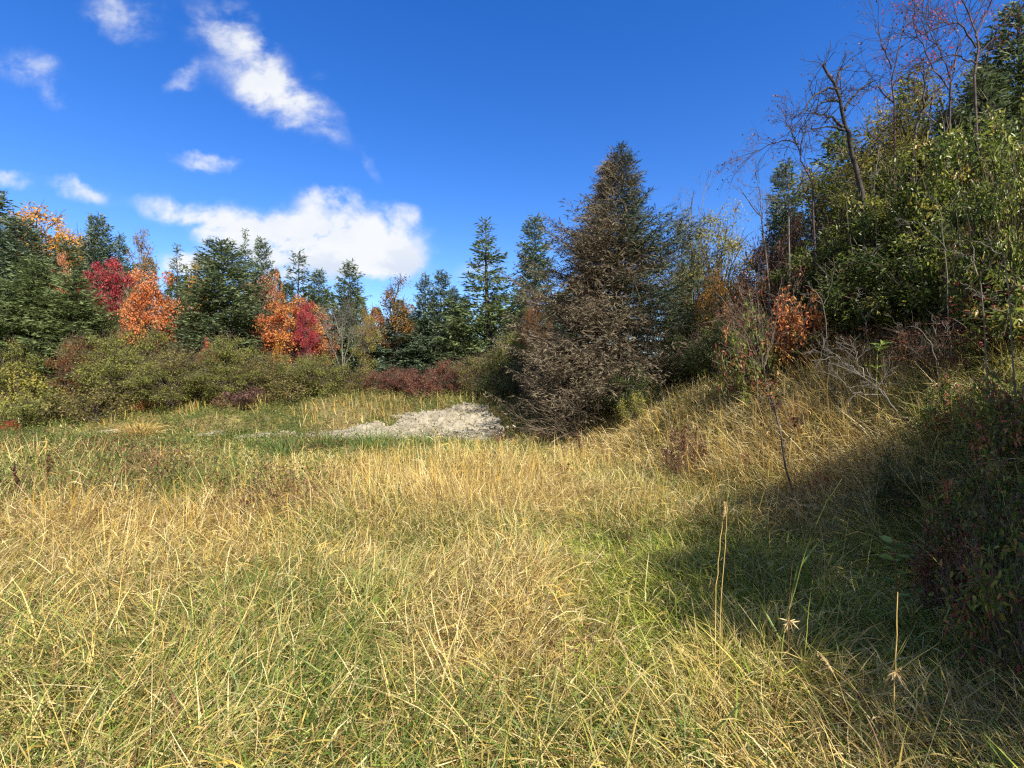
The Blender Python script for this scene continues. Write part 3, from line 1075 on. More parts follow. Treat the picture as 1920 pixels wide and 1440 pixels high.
# bare dead twigs bristling out of the brown side
rng = np.random.default_rng(901)
acc = Acc()
n = 2600
f = rng.random(n) ** 1.35 * .93
a = rng.normal(math.pi * 1.08, .95, n)
R = 2.75 * (1 - f) ** .85
r0 = R * rng.uniform(.25, .85, n)
ln = (.30 + .40 * rng.random(n)) * (.35 + .85 * (1 - f))
A = np.stack([np.cos(a) * r0, np.sin(a) * r0, f * BH + rng.normal(-.05, .1, n)], 1)
a2 = a + rng.normal(0, .45, n)
e = rng.normal(.12, .28, n)
D = np.stack([np.cos(a2) * np.cos(e), np.sin(a2) * np.cos(e), np.sin(e)], 1)
P = curve_between(A, A + D * ln[:, None], 4, np.stack([0 * ln, 0 * ln, -.10 * ln], 1), rng, .05)
add_tubes(acc, P, np.stack([.008 + 0 * ln, .007 + 0 * ln, .006 + 0 * ln, .003 + 0 * ln], 1), 3)
rep = np.repeat(np.arange(n), 5)
u = rng.uniform(.2, 1, len(rep))
b0 = A[rep] + D[rep] * (ln[rep] * u)[:, None]
d2 = D[rep] + rng.normal(0, .5, (len(rep), 3))
l2 = rng.uniform(.10, .26, len(rep))
P2 = curve_between(b0, b0 + norm(d2) * l2[:, None], 3, np.zeros((len(rep), 3)), rng, .04)
add_tubes(acc, P2, np.tile([.006, .005, .003], (len(rep), 1)), 3)
tag(link('dead_twigs', acc.mesh('dead_twigs'), 'twig_brown', big), 'bristling bare brown twigs')


# ------------------------------------------------------------------ broadleaf trees and shrubs
def clumps(rng, n, R, base, H, shell=.45, dome=.5):
    u = rng.normal(0, 1, (n, 3))
    u = norm(u)
    u[:, 2] = np.where(u[:, 2] < 0, u[:, 2] * dome, u[:, 2])
    r = np.maximum(rng.random(n) ** (1 / 3), shell) * rng.uniform(.82, 1.10, n)
    c = u * r[:, None]
    zc = base + (H - base) * .42
    return np.stack([c[:, 0] * R, c[:, 1] * R, zc + c[:, 2] * np.where(c[:, 2] > 0, (H - zc), (zc - base) / max(dome, .1))], 1)


def leafy(seed, H, R, base, ncl, nlf, L, W, cr, trunk=True, stems=7, big=False, shell=.45, dome=.6, twigs=3, twig_len=1.0, lean=0, flat=.6):
    rng = np.random.default_rng(seed)
    wood, fol = Acc(), Acc()
    C = clumps(rng, ncl, R, base, H, shell, dome)
    C[:, 0] += lean * C[:, 2]
    if trunk:
        k = 7
        s = np.linspace(0, 1, k)
        tp = np.stack([lean * s * H * .8 + rng.normal(0, .02 * H, k) * s, rng.normal(0, .02 * H, k) * s, s * H * .82], 1)
        add_tubes(wood, tp[None], (.016 * H * (1 - .8 * s))[None], 7)
        hd = np.hypot(C[:, 0], C[:, 1])
        zb = np.clip(C[:, 2] - .5 * hd - rng.uniform(.05, .25, ncl) * H, .12 * H, .80 * H)
        A = np.stack([np.interp(zb, tp[:, 2], tp[:, i]) for i in range(3)], 1)
        A[:, 2] = zb
        r0 = .006 * H
    else:
        sb = rng.normal(0, .10 * R, (stems, 3))
        sb[:, 2] = 0
        A = sb[rng.integers(0, stems, ncl)]
        r0 = .0055 * H
    ln = np.linalg.norm(C - A, axis=1)
    sag = np.stack([-.06 * (C - A)[:, 0], -.06 * (C - A)[:, 1], .06 * ln], 1)
    P = curve_between(A, C, 6, sag, rng, .05)
    add_tubes(wood, P, np.interp(np.linspace(0, 1, 6), [0, 1], [1, .35])[None] * (r0 * (.5 + .7 * rng.random(ncl)))[:, None] + .002, 5)
    if twigs:
        rep = np.repeat(np.arange(ncl), twigs)
        d = norm(rng.normal(0, 1, (len(rep), 3)) + norm(C - np.array([0, 0, base]))[rep] * .9 + np.array([0, 0, .35]))
        e = C[rep] + d * (cr * twig_len * rng.uniform(.7, 1.5, len(rep)))[:, None]
        P = curve_between(C[rep], e, 4, np.zeros_like(e), rng, .10)
        add_tubes(wood, P, np.tile([.0045, .004, .003, .002], (len(rep), 1)) * max(1.0, r0 / .012), 3)
    if nlf:
        m = rng.poisson(nlf, ncl)
        rep = np.repeat(np.arange(ncl), m)
        nn = len(rep)
        csz = (cr * rng.uniform(.65, 1.4, ncl))[rep]
        off = norm(rng.normal(0, 1, (nn, 3))) * (rng.random(nn) ** .55 * csz)[:, None]
        off[:, 2] *= .8
        Pn = C[rep] + off
        Pn[:, 2] = np.maximum(Pn[:, 2], .03)
        D = off / csz[:, None] * .7 + rng.normal(0, .6, (nn, 3)) + np.array([0, 0, -.15])
        cv = rng.random(ncl)
        v = np.clip(.45 * cv[rep] + .55 * rng.random(nn), 0, 1)
        add_leaves(fol, Pn, D, L * rng.uniform(.65, 1.25, nn), W * rng.uniform(.7, 1.2, nn), rng, v, flat, big)
        return wood.mesh('wood'), fol.mesh('leaves')
    return wood.mesh('wood'), None


LIB = {}


def lib(kind):
    if kind in LIB:
        return LIB[kind]
    fam, i = kind[:-1], int(kind[-1])
    if fam == 'maple':        # 20 m away
        d = (5.0, 1.25) + leafy(200 + i, 5.0, 1.25, 1.2, 62, 170, .082, .058, .34, True, twigs=4)
    elif fam == 'airy':       # thin see-through crown
        d = (5.0, 1.0) + leafy(220 + i, 5.0, 1.0, 1.4, 40, 100, .075, .05, .34, True, twigs=5)
    elif fam == 'alder':      # mid-distance thicket
        d = (2.2, 1.35) + leafy(240 + i, 2.2, 1.35, .10, 100, 95, .068, .038, .25, False, 11, twigs=6, shell=.28, twig_len=1.7)
    elif fam == 'low':        # knee-high scrub
        d = (1.0, .9) + leafy(260 + i, 1.0, .9, .05, 46, 60, .06, .036, .18, False, 9, twigs=4, shell=.3, twig_len=1.2)
    elif fam == 'willow':     # close bushes, real leaf shapes
        d = (3.0, 1.5) + leafy(280 + i, 3.0, 1.5, .15, 160, 80, .095, .042, .28, False, 10, big=True, twigs=4, shell=.4, twig_len=1.3)
    elif fam == 'yellow':     # small fine leaves, taller
        d = (4.5, 1.3) + leafy(300 + i, 4.5, 1.3, .5, 120, 150, .07, .03, .34, False, 6, big=False, twigs=5, shell=.35)
    elif fam == 'near':       # waist-high leafy plants within a few metres
        d = (.9, .6) + leafy(340 + i, .9, .6, .03, 60, 36, .060, .026, .13, False, 9, big=True, twigs=4, shell=.3, twig_len=1.4)
    elif fam == 'sparse':     # few leaves, many twigs
        d = (2.0, 1.1) + leafy(320 + i, 2.0, 1.1, .2, 60, 26, .060, .034, .24, False, 9, big=True, twigs=6, twig_len=1.5)
    LIB[kind] = d
    return d


def place_leafy(name, cat, label, px, top, Y, width_px, kind, mat, bark='bark_brown', group=None, base_py=None, X=None, part=None, sink=.05):
    X = at(px, Y) if X is None else X
    z = hz(X, Y) - sink
    H0, R0, wd, lf = lib(kind)
    h = max(.25, zt(top, Y) - z)
    R = width_px / 960 * Y / 2
    o = root(name, label, cat, (X, Y, z), group, (px * .77 + top) % 6.28)
    o.scale = (R / R0, R / R0, h / H0)
    tree = kind[:-1] in ('maple', 'airy')
    link('trunk' if tree else 'stems', wd, bark, o)
    link('crown' if tree else 'foliage', lf, mat, o)
    return o


T, SH = 'maple_tree', 'shrub'
G1 = 'autumn coloured trees among the spruces'
for args in [
    (T, 'maple', 'golden maple crowning the skyline above the broad blue-green spruce', 78, 358, 27.5, 150, 'maple1', 'maple_gold'),
    (T, 'maple', 'small golden maple just right of the large golden one', 140, 400, 27.5, 80, 'maple1', 'maple_gold'),
    (T, 'maple', 'thin peach coloured sapling in front of dark spruces', 113, 474, 24.0, 48, 'maple0', 'maple_coral'),
    (T, 'maple', 'crimson maple with a rounded crown', 201, 468, 23, 88, 'maple2', 'maple_crimson'),
    (T, 'maple', 'bright orange maple with forked trunk showing', 280, 480, 21.5, 88, 'maple1', 'maple_orange'),
    (T, 'tree', 'thin rusty topped tree behind the orange maple', 266, 443, 27, 62, 'airy1', 'rusty_olive'),
    (T, 'maple', 'small yellow tree beside the widest spruce', 373, 492, 26, 58, 'maple0', 'maple_gold'),
    (T, 'maple', 'coral maple leaning out right of the widest spruce', 492, 488, 24, 76, 'airy2', 'maple_coral'),
    (T, 'maple', 'flame coloured maple, orange and red, above the alders', 548, 540, 22, 120, 'maple1', 'maple_flame'),
    (T, 'maple', 'small red maple against the flame coloured one', 574, 556, 21.3, 46, 'maple2', 'maple_crimson'),
    (T, 'maple', 'tiny orange treetop between two far spruces', 521, 502, 29, 26, 'maple0', 'maple_orange'),
    (T, 'maple', 'muted flame coloured maple behind the coral one', 522, 548, 25.5, 70, 'maple0', 'maple_flame'),
    (T, 'maple', 'pale coral tree between the sparse spruce and the lone pointed one', 624, 560, 26, 56, 'airy2', 'maple_coral'),
    (T, 'tree', 'rusty olive tree behind the gap between crimson and orange maples', 242, 512, 26, 70, 'airy0', 'rusty_olive'),
    (T, 'maple', 'peach maple right of the small red maple', 600, 590, 22.6, 60, 'airy1', 'maple_coral'),
    (T, 'tree', 'bronze tree with thin upper twigs left of the twin spruces', 740, 520, 23.5, 88, 'airy0', 'rusty_olive'),
    (T, 'tree', 'orange sapling behind the lone pointed spruce', 697, 560, 25, 44, 'airy2', 'maple_orange'),
    (T, 'tree', 'yellow-green sapling right of the bare grey shrub', 684, 590, 21.5, 58, 'airy1', 'yellow_green'),
    (T, 'tree', 'pale yellow-green tree between the big brown spruce and the bank', 1340, 396, 16, 180, 'yellow0', 'yellow_green'),
    (T, 'tree', 'thin yellow-green tree at the right shoulder of the big brown spruce', 1285, 400, 17, 100, 'yellow1', 'yellow_green'),
]:
    place_leafy(*args, bark='bark_brown' if 'orange maple' not in args[2] else 'bark_grey', group=G1)

G2 = 'alder and shrub thicket below the trees'
for args in [
    (SH, 'shrub', 'green shrub at the foot of the crimson maple', 215, 560, 20.5, 90, 'alder0', 'weeds'),
    (SH, 'shrub', 'plum coloured twiggy shrub left of the widest spruce', 322, 572, 20.5, 90, 'alder1', 'plum_haze'),
    (SH, 'shrub', 'yellow-green shrub beneath the orange maple', 268, 598, 19.4, 80, 'alder2', 'yellow_green'),
    (SH, 'shrub', 'olive shrub at the photo edge under the low dark spruce', 20, 640, 17.8, 120, 'alder1', 'alder_olive'),
    (SH, 'shrub', 'rust tinged shrub between the young spruces and the alders', 148, 632, 17.9, 90, 'alder0', 'bronze'),
    (SH, 'shrub', 'yellow flecked low shrub at the photo edge', 38, 686, 17.0, 130, 'low1', 'yellow_green'),
    (SH, 'shrub', 'olive alder left of the thicket centre, under the crimson maple', 205, 618, 18.6, 140, 'alder0', 'alder_olive'),
    (SH, 'shrub', 'tall olive alder under the orange maple', 285, 620, 18.4, 140, 'alder1', 'alder_olive'),
    (SH, 'shrub', 'bright olive alder bulging to the front of the thicket', 240, 660, 17.4, 170, 'alder2', 'alder_olive'),
    (SH, 'shrub', 'brownish alder in front of the plum coloured shrub', 345, 650, 18.0, 140, 'alder0', 'alder_brown'),
    (SH, 'shrub', 'front alder to the left of the small scarlet shrub', 325, 678, 17.0, 150, 'alder1', 'alder_olive'),
    (SH, 'shrub', 'olive alder at the base of the widest spruce', 435, 624, 18.5, 140, 'alder2', 'alder_olive'),
    (SH, 'shrub', 'front alder to the right of the small scarlet shrub', 435, 680, 17.2, 150, 'alder0', 'alder_olive'),
    (SH, 'shrub', 'brown tinged alder beneath the coral maple', 500, 662, 17.8, 120, 'alder1', 'alder_brown'),
    (SH, 'shrub', 'olive alder beneath the flame coloured maple', 548, 660, 18.2, 130, 'alder2', 'alder_olive'),
    (SH, 'shrub', 'rounded dark alder ending the thicket by the bare grey shrub', 595, 664, 17.6, 120, 'alder0', 'alder_olive'),
    (SH, 'shrub', 'low brown shrub in front of the rounded dark alder', 545, 706, 17.0, 130, 'low2', 'alder_brown'),
    (SH, 'shrub', 'low plum shrub along the front foot of the thicket', 455, 726, 16.6, 120, 'low0', 'plum_haze'),
    (SH, 'shrub', 'low brownish scrub in front of the bulging alder', 175, 722, 16.2, 150, 'low2', 'alder_brown'),
    (SH, 'shrub', 'low olive scrub on the left slope by the photo edge', 60, 735, 15.8, 150, 'low0', 'alder_olive'),
    (SH, 'shrub', 'small scarlet shrub with two red tufts in the thicket', 390, 640, 18.4, 40, 'low0', 'scarlet'),
    (SH, 'shrub', 'little orange shrub at the base of the flame coloured maple', 518, 640, 19.0, 30, 'low1', 'maple_gold'),
    (SH, 'shrub', 'tiny scarlet shrub beside the golden grass clump', 243, 742, hit(243, 752) - 1.7, 24, 'low2', 'scarlet'),
    (SH, 'shrub', 'low red shrub on the left slope at the photo edge', 20, 790, 14.9, 32, 'low1', 'scarlet'),
    (SH, 'shrub', 'orange-red low plant behind the golden grass clump', 268, 752, hit(268, 770) - 1.7, 44, 'low0', 'maple_flame'),
]:
    args = list(args)
    args[5] += 2.0 if args[4] < 700 else 1.7
    place_leafy(*args, group=G2)

G3 = 'red dogwood shrubs on the terrace'
for args in [
    (SH, 'shrub', 'brown-red dogwood beside the bare grey shrub', 672, 690, 19.5, 90, 'alder1', 'alder_brown'),
    (SH, 'shrub', 'red dogwood under the low broad spruce, left of its row', 722, 690, 19.2, 90, 'alder0', 'dogwood_red'),
    (SH, 'shrub', 'deep red dogwood in the middle of its row', 775, 688, 18.8, 90, 'alder2', 'dogwood_red'),
    (SH, 'shrub', 'low russet dogwood in front of the deep red one', 800, 708, 18.2, 80, 'low1', 'dogwood_red'),
    (SH, 'shrub', 'tan dogwood below the low bushy spruce', 842, 676, 18.6, 90, 'alder1', 'dogwood_red'),
    (SH, 'shrub', 'olive-brown shrub below the thin-tipped spruce', 900, 660, 18.0, 100, 'alder0', 'alder_brown'),
    (SH, 'shrub', 'yellow-green shrub left of the big brown spruce', 966, 616, 17.6, 110, 'alder2', 'alder_olive'),
    (SH, 'shrub', 'dark shrub at the top of the gravel bank', 946, 680, 16.4, 120, 'alder1', 'willow_dark'),  # dark leaf colour stands in for the big spruce's shadow
    (SH, 'shrub', 'rusty shrub peeping between the blunt spruce and the big brown spruce', 1004, 556, 18.5, 70, 'alder0', 'bronze'),
    (SH, 'shrub', 'dark red shrub under the left skirt of the big brown spruce', 1020, 676, 15.4, 110, 'alder2', 'plum_haze'),
]:
    args = list(args)
    args[5] += .9
    place_leafy(*args, group=G3)

# the bank and hill on the right
G4 = 'shrubs on the right bank'
for args in [
    (SH, 'shrub', 'glossy green shrub under the big brown spruce', 1180, 690, 12.2, 110, 'willow0', 'willow_dark', 'bark_grey'),
    (SH, 'shrub', 'low yellow-green plant in front of the glossy green shrub', 1190, 736, 11.6, 80, 'low0', 'yellow_green', 'bark_grey'),
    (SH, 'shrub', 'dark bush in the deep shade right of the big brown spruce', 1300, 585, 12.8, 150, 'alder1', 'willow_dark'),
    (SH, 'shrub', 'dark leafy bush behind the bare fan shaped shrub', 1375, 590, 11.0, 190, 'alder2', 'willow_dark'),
    (SH, 'shrub', 'golden brown bush between the pale tree and the red shrubs', 1365, 505, 12.4, 120, 'alder0', 'gold_brown'),
    (SH, 'shrub', 'burnt orange bush under the dark red crown', 1470, 452, 11.6, 150, 'alder1', 'gold_brown'),
    (SH, 'shrub', 'orange-red leaved shrub beside the shade of the big brown spruce', 1320, 556, 13.3, 70, 'alder1', 'maple_flame'),
    (SH, 'shrub', 'red and orange shrub on the crest behind the bare fan shrub', 1450, 500, 9.6, 190, 'sparse0', 'burgundy'),
    (SH, 'shrub', 'red and green leaved shrub in front of the bare fan shrub', 1395, 575, 8.9, 110, 'near1', 'bank_mix'),
    (SH, 'shrub', 'orange flecked shrub right of the bare fan shrub', 1500, 545, 8.7, 120, 'near2', 'maple_flame'),
    (SH, 'shrub', 'dark red-brown bush below the weeping bare tree', 1512, 392, 11.2, 150, 'alder2', 'plum_haze'),
    (SH, 'shrub', 'brown bush at the sky edge left of the dark red-brown bush', 1435, 430, 13.0, 110, 'alder0', 'plum_haze'),
    (SH, 'shrub', 'small coral shrub on a grey stem before the green willows', 1588, 506, 8.6, 40, 'low2', 'maple_coral'),
    (SH, 'willow', 'dark green willow behind the small coral shrub', 1600, 432, 9.4, 260, 'willow1', 'willow_dark'),
    (SH, 'willow', 'deep green willow low in the middle of the bank', 1690, 455, 8.2, 290, 'willow2', 'willow_dark'),
    (SH, 'willow', 'glossy green willow below the yellow willow', 1665, 345, 9.0, 240, 'willow0', 'willow_green'),
    (SH, 'willow', 'bright yellow-green leaved willow beneath the corner spruce', 1800, 232, 8.0, 250, 'willow1', 'willow_green'),
    (SH, 'willow', 'bright willow reaching to the photo edge', 1915, 205, 7.3, 260, 'willow2', 'willow_green'),
    (SH, 'willow', 'green willow just above the red leaved bushes', 1785, 395, 7.3, 280, 'willow0', 'willow_green'),
    (SH, 'willow', 'yellow willow on the hill below the spruce tip', 1725, 152, 10.6, 290, 'yellow0', 'willow_yellow'),
    (SH, 'willow', 'olive willow behind the leaning dead trunk', 1608, 255, 11.0, 260, 'yellow1', 'alder_olive'),
    (SH, 'willow', 'thin olive willow between the dead trunk and the yellow willow', 1662, 215, 10.8, 140, 'yellow0', 'willow_yellow'),
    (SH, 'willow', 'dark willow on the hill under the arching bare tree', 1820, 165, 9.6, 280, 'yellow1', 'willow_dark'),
    (SH, 'willow', 'olive willow just left of the corner spruce', 1850, 112, 10.2, 240, 'yellow0', 'alder_olive'),
    (SH, 'willow', 'olive willow filling the slope under the tall thin bare tree', 1668, 270, 9.6, 220, 'yellow1', 'alder_olive'),
    (SH, 'shrub', 'bronze leaved bush at the photo edge amid the willows', 1885, 385, 6.3, 170, 'willow1', 'bronze'),
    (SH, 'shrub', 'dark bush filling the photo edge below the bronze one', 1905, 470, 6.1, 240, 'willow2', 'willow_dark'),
    (SH, 'shrub', 'burgundy bush at the photo edge above the grassy bank', 1890, 560, 6.0, 190, 'near1', 'burgundy'),
    (SH, 'willow', 'sunlit bright leaved willow nearest the photo edge', 1905, 262, 5.7, 200, 'willow0', 'willow_green'),
    (SH, 'shrub', 'low burgundy shrub on the crest of the grassy bank', 1770, 590, 6.0, 190, 'sparse2', 'burgundy'),
    (SH, 'shrub', 'low reddish scrub on the crest under the deep green willow', 1660, 610, 7.2, 190, 'sparse0', 'bronze'),
    (SH, 'shrub', 'dark low scrub behind the fallen grey branch', 1560, 600, 8.2, 170, 'sparse1', 'willow_dark'),
    (SH, 'shrub', 'green and red shrub on the shaded bank by the photo edge', 1915, 690, 4.2, 190, 'near2', 'bank_mix'),
    (SH, 'shrub', 'mixed red and green shrub below the low burgundy shrub', 1800, 705, 5.0, 130, 'near0', 'bank_mix'),
    (SH, 'shrub', 'dark leafy shrub low on the shaded bank', 1840, 860, 3.7, 170, 'near1', 'bank_mix'),
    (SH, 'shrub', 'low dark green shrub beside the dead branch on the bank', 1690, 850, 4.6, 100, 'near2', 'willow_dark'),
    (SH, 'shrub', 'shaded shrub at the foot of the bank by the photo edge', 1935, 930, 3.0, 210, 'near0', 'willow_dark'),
    (SH, 'shrub', 'low burgundy leaved shrub in the shade at the bank foot', 1780, 985, 3.4, 120, 'near2', 'burgundy'),
    (SH, 'shrub', 'lowest shaded shrub at the photo edge, in the grass', 1925, 1010, 2.55, 240, 'near1', 'bank_mix'),
    (SH, 'shrub', 'reddish leafy shrub on the crest at the photo edge', 1930, 480, 5.4, 240, 'near2', 'bank_mix'),
    (SH, 'shrub', 'small yellow leaved sapling standing in the bank grass', 1490, 736, hit(1490, 840), 50, 'sparse2', 'gold_brown'),
    (SH, 'shrub', 'low red leaved plant at the foot of the thin dark sapling', 1545, 885, hit(1545, 920), 60, 'low0', 'scarlet'),
    (SH, 'shrub', 'little red plant in the grass left of the thin dark sapling', 1404, 852, hit(1404, 880), 40, 'low2', 'scarlet'),
    (SH, 'shrub', 'brown seeded weed patch on the slope beside the lit grass', 1285, 800, hit(1285, 905), 90, 'low1', 'dock_rust'),
    (SH, 'shrub', 'dark red weeds at the end of the gravel bank', 1040, 798, hit(1040, 830), 60, 'low0', 'dogwood_red'),
]:
    place_leafy(*args, group=G4)

# bushes on the bank beside the camera, whose shade falls across the foreground
for i, (X, Y, top, w, kd, m) in enumerate([(4.0, -.35, 5.2, 1.9, 'maple2', 'willow_dark'), (4.3, .7, 5.5, 1.9, 'maple1', 'willow_dark'), (5.1, 2.1, 5.0, 1.6, 'yellow1', 'willow_green'), (6.0, .6, 6.4, 2.3, 'willow0', 'willow_dark')]):
    H0, R0, wd, lf = lib(kd)
    z = hz(X, Y) - .05
    o = root('shrub', 'tall green willow on the bank beside the viewpoint, outside the picture', 'willow', (X, Y, z), 'willows beside the viewpoint', i * 1.3)
    o.scale = (w / 2 / R0, w / 2 / R0, (top - z) / H0)
    link('stems', wd, 'bark_brown', o)
    link('foliage', lf, m, o)


# ------------------------------------------------------------------ bare trees, dead trunk, sticks
def grow(rng, out, p, d, ln, r, level, nb, spread, up, wob=.16, leaves=None, taper=.6, droop=0.0):
    k = 6
    pts = [np.array(p, float)]
    dd = np.array(d, float)
    for i in range(k - 1):
        dd = norm(dd + rng.normal(0, wob, 3) + np.array([0, 0, up - droop * (i / k) * (2 if level < 3 else 1)]))
        pts.append(pts[-1] + dd * ln / (k - 1))
    pts = np.array(pts)
    out.append((pts, np.linspace(r, r * taper, k) if level else np.linspace(r, .0015, k)))
    if leaves is not None and level <= 1:
        for q_ in range(2):
            leaves.append(pts[rng.integers(2, k)])
    if level == 0:
        return
    for j in range(nb):
        t = rng.uniform(.30, 1.0)
        i = min(k - 2, int(t * (k - 1)))
        f = t * (k - 1) - i
        b0 = pts[i] * (1 - f) + pts[i + 1] * f
        td = norm(pts[i + 1] - pts[i])
        side = norm(np.cross(td, rng.normal(0, 1, 3)))
        nd = norm(td * math.cos(spread) + side * math.sin(spread))
        grow(rng, out, b0, nd, ln * rng.uniform(.45, .72), r * .55, level - 1, nb, spread * rng.uniform(.8, 1.2), up, wob, leaves, taper, droop)


def bare(name, cat, label, seed, loc, stems, mat, leafmat=None, leaf=.05, group=None, part='branches'):
    """stems: list of dicts for grow(), in local coordinates"""
    rng = np.random.default_rng(seed)
    acc, fol, lv, seglist = Acc(), Acc(), [], []
    for s in stems:
        grow(rng, seglist, leaves=lv, **s)
    add_tubes(acc, np.stack([a for a, _ in seglist]), np.stack([b_ for _, b_ in seglist]), 5)
    o = root(name, label, cat, loc, group)
    link(part, acc.mesh(part), mat, o)
    if leafmat and lv:
        P = np.repeat(np.array(lv), 2, axis=0) + rng.normal(0, .03, (len(lv) * 2, 3))
        add_leaves(fol, P, rng.normal(0, 1, P.shape) + np.array([0, 0, -.6]), leaf, leaf * .5, rng, rng.random(len(P)), .7, True)
        link('leaves', fol.mesh('leaves'), leafmat, o)
    return o


def ppt(px, py, Y):
    return np.array([at(px, Y), Y, zt(py, Y)])


def traced(acc, pts, r0, r1, k=14, rng=None, wob=.0, sides=7):
    """a limb through picture-measured points, each at its own real distance"""
    pts = np.array(pts)
    s = np.linspace(0, 1, len(pts))
    u = np.linspace(0, 1, k)
    P = np.stack([np.interp(u, s, pts[:, i]) for i in range(3)], 1)
    if rng is not None:
        P[1:-1] += rng.normal(0, wob, (k - 2, 3))
    add_tubes(acc, P[None], np.linspace(r0, r1, k)[None], sides)
    return P


# leaning dead trunk with broken top
DY = 9.0
rng = np.random.default_rng(404)
dl = ppt(1640, 440, DY)
dl[2] = hz(dl[0], DY) - .05
dt = root('dead_tree', 'leaning dead dark trunk with snapped top and bare limbs', 'dead tree', tuple(dl))
ac_t, ac_b = Acc(), Acc()
off = -dl
trunk_pts = [dl + off, ppt(1620, 390, DY) + off, ppt(1606, 318, DY) + off, ppt(1590, 258, DY - .05) + off, ppt(1580, 215, DY - .1) + off, ppt(1568, 170, DY - .1) + off, ppt(1543, 122, DY - .15) + off]
traced(ac_t, trunk_pts, .050, .020, 18, rng, .012)
for pts, r0 in [
    (((1580, 238), (1560, 218), (1530, 212)), .030), (((1583, 244), (1556, 236), (1522, 243)), .024), (((1578, 190), (1560, 186), (1545, 188)), .020),
    (((1572, 168), (1550, 166), (1528, 178), (1508, 205), (1500, 225)), .022), (((1566, 160), (1573, 140), (1574, 130), (1596, 120)), .024), (((1575, 186), (1578, 168)), .022),
    (((1584, 207), (1600, 178), (1625, 158), (1650, 148)), .024), (((1566, 190), (1545, 190), (1525, 205), (1512, 240)), .016), (((1544, 124), (1548, 117)), .015)]:
    L_ = [ppt(a, b_, DY - .1 - .25 * i / 3 * (1 if a < 1570 else -1)) + off for i, (a, b_) in enumerate(pts)]
    P = traced(ac_b, L_, r0, .006, 9, rng, .012, 5)
    seg = []
    for _ in range(10):
        i = rng.integers(3, 9)
        grow(rng, seg, P[i], norm(P[min(i, 8)] - P[i - 1] + rng.normal(0, .5, 3)), rng.uniform(.2, .45), .006, 1, 2, .6, .02)
    add_tubes(ac_b, np.stack([a for a, _ in seg]), np.stack([b_ for _, b_ in seg]), 4)
link('trunk', ac_t.mesh('trunk', True), 'bark_black', dt)
link('limbs', ac_b.mesh('limbs'), 'bark_black', dt)


def traced_tree(name, cat, label, seed, Y, base, limbs, mat, twigs, leafmat=None, droop=0.0, tl=(.35, .8), nl=10, r=.03, group=None, leaf=.045):
    rng = np.random.default_rng(seed)
    X = at(base[0], Y)
    loc = np.array([X, Y, hz(X, Y) - .05])
    o = root(name, label, cat, tuple(loc), group)
    acc, fol, lv = Acc(), Acc(), []
    for li, pts in enumerate(limbs):
        L_ = [ppt(a, b_, Y + rng.normal(0, .12)) - loc for a, b_ in pts]
        if li == 0:
            L_[0] = np.zeros(3)
        P = traced(acc, L_, r if li == 0 else r * .6, min(.006, r * .4), 12, rng, .012, 5)
        seg = []
        for _ in range(twigs):
            i = rng.integers(4, 12)
            d = norm(P[i] - P[i - 1]) + rng.normal(0, .55, 3)
            grow(rng, seg, P[i], norm(d), rng.uniform(*tl), min(.0052, r * .3), 2, 3, .55, .03, .14, lv if leafmat else None, .6, droop)
        if seg:
            add_tubes(acc, np.stack([a for a, _ in seg]), np.stack([b_ for _, b_ in seg]), 4)
    link('branches', acc.mesh('branches'), mat, o)
    if leafmat and lv:
        P = np.array(lv)
        P = P[rng.random(len(P)) < .45] + rng.normal(0, .03, (1, 3))
        add_leaves(fol, P, rng.normal(0, 1, P.shape) + np.array([0, 0, -.8]), leaf, leaf * .55, rng, rng.random(len(P)), .7, False)
        link('leaves', fol.mesh('leaves'), leafmat, o)
    return o


GB = 'bare trees on the right hill'
traced_tree('bare_tree', 'bare tree', 'weeping bare tree with reddish twigs arching toward the sky gap', 51, 9.6, (1532, 430),
            [((1532, 430), (1524, 350), (1500, 295), (1497, 262)), ((1497, 270), (1470, 262), (1440, 272), (1412, 286)), ((1500, 290), (1508, 235), (1520, 205)), ((1497, 275), (1480, 235), (1500, 200))],
            'bark_purple', 9, 'dogwood_red', .20, group=GB, r=.022)
traced_tree('bare_tree', 'bare tree', 'tall thin bare tree right of the dead trunk', 52, 9.2, (1680, 420),
            [((1680, 420), (1678, 255), (1671, 130), (1690, 75), (1703, 28)), ((1671, 130), (1655, 85), (1640, 45)), ((1674, 190), (1640, 160), (1600, 190)), ((1675, 160), (1700, 120), (1720, 112))],
            'bark_purple', 6, 'dogwood_red', .08, group=GB, r=.019)
traced_tree('bare_tree', 'bare tree', 'crooked dark bare tree growing through the yellow willow', 53, 9.4, (1710, 400),
            [((1710, 400), (1712, 280), (1722, 225), (1735, 192), (1760, 165)), ((1733, 195), (1733, 130), (1728, 110)), ((1725, 218), (1775, 150), (1800, 90))],
            'bark_dark', 7, 'burgundy', .10, group=GB, r=.028)
traced_tree('bare_tree', 'bare tree', 'arching bare tree with sparse red leaves at the top of the photo', 54, 8.0, (1832, 330),
            [((1832, 330), (1830, 150), (1832, 80), (1815, 20), (1790, -20)), ((1830, 90), (1800, 45), (1770, 40), (1740, 60)), ((1830, 70), (1850, 20), (1870, -30)), ((1830, 110), (1870, 60), (1895, 20)), ((1831, 120), (1790, 100), (1760, 110))],
            'bark_purple', 9, 'scarlet', .05, group=GB, r=.021, leaf=.04)
traced_tree('bare_tree', 'bare tree', 'slender bare tree beside the arching red leaved one', 55, 8.6, (1780, 300),
            [((1780, 300), (1782, 160), (1795, 90), (1840, 30)), ((1783, 150), (1762, 90), (1720, 55)), ((1782, 170), (1745, 120), (1712, 40))],
            'bark_purple', 8, 'burgundy', .05, group=GB, r=.019)
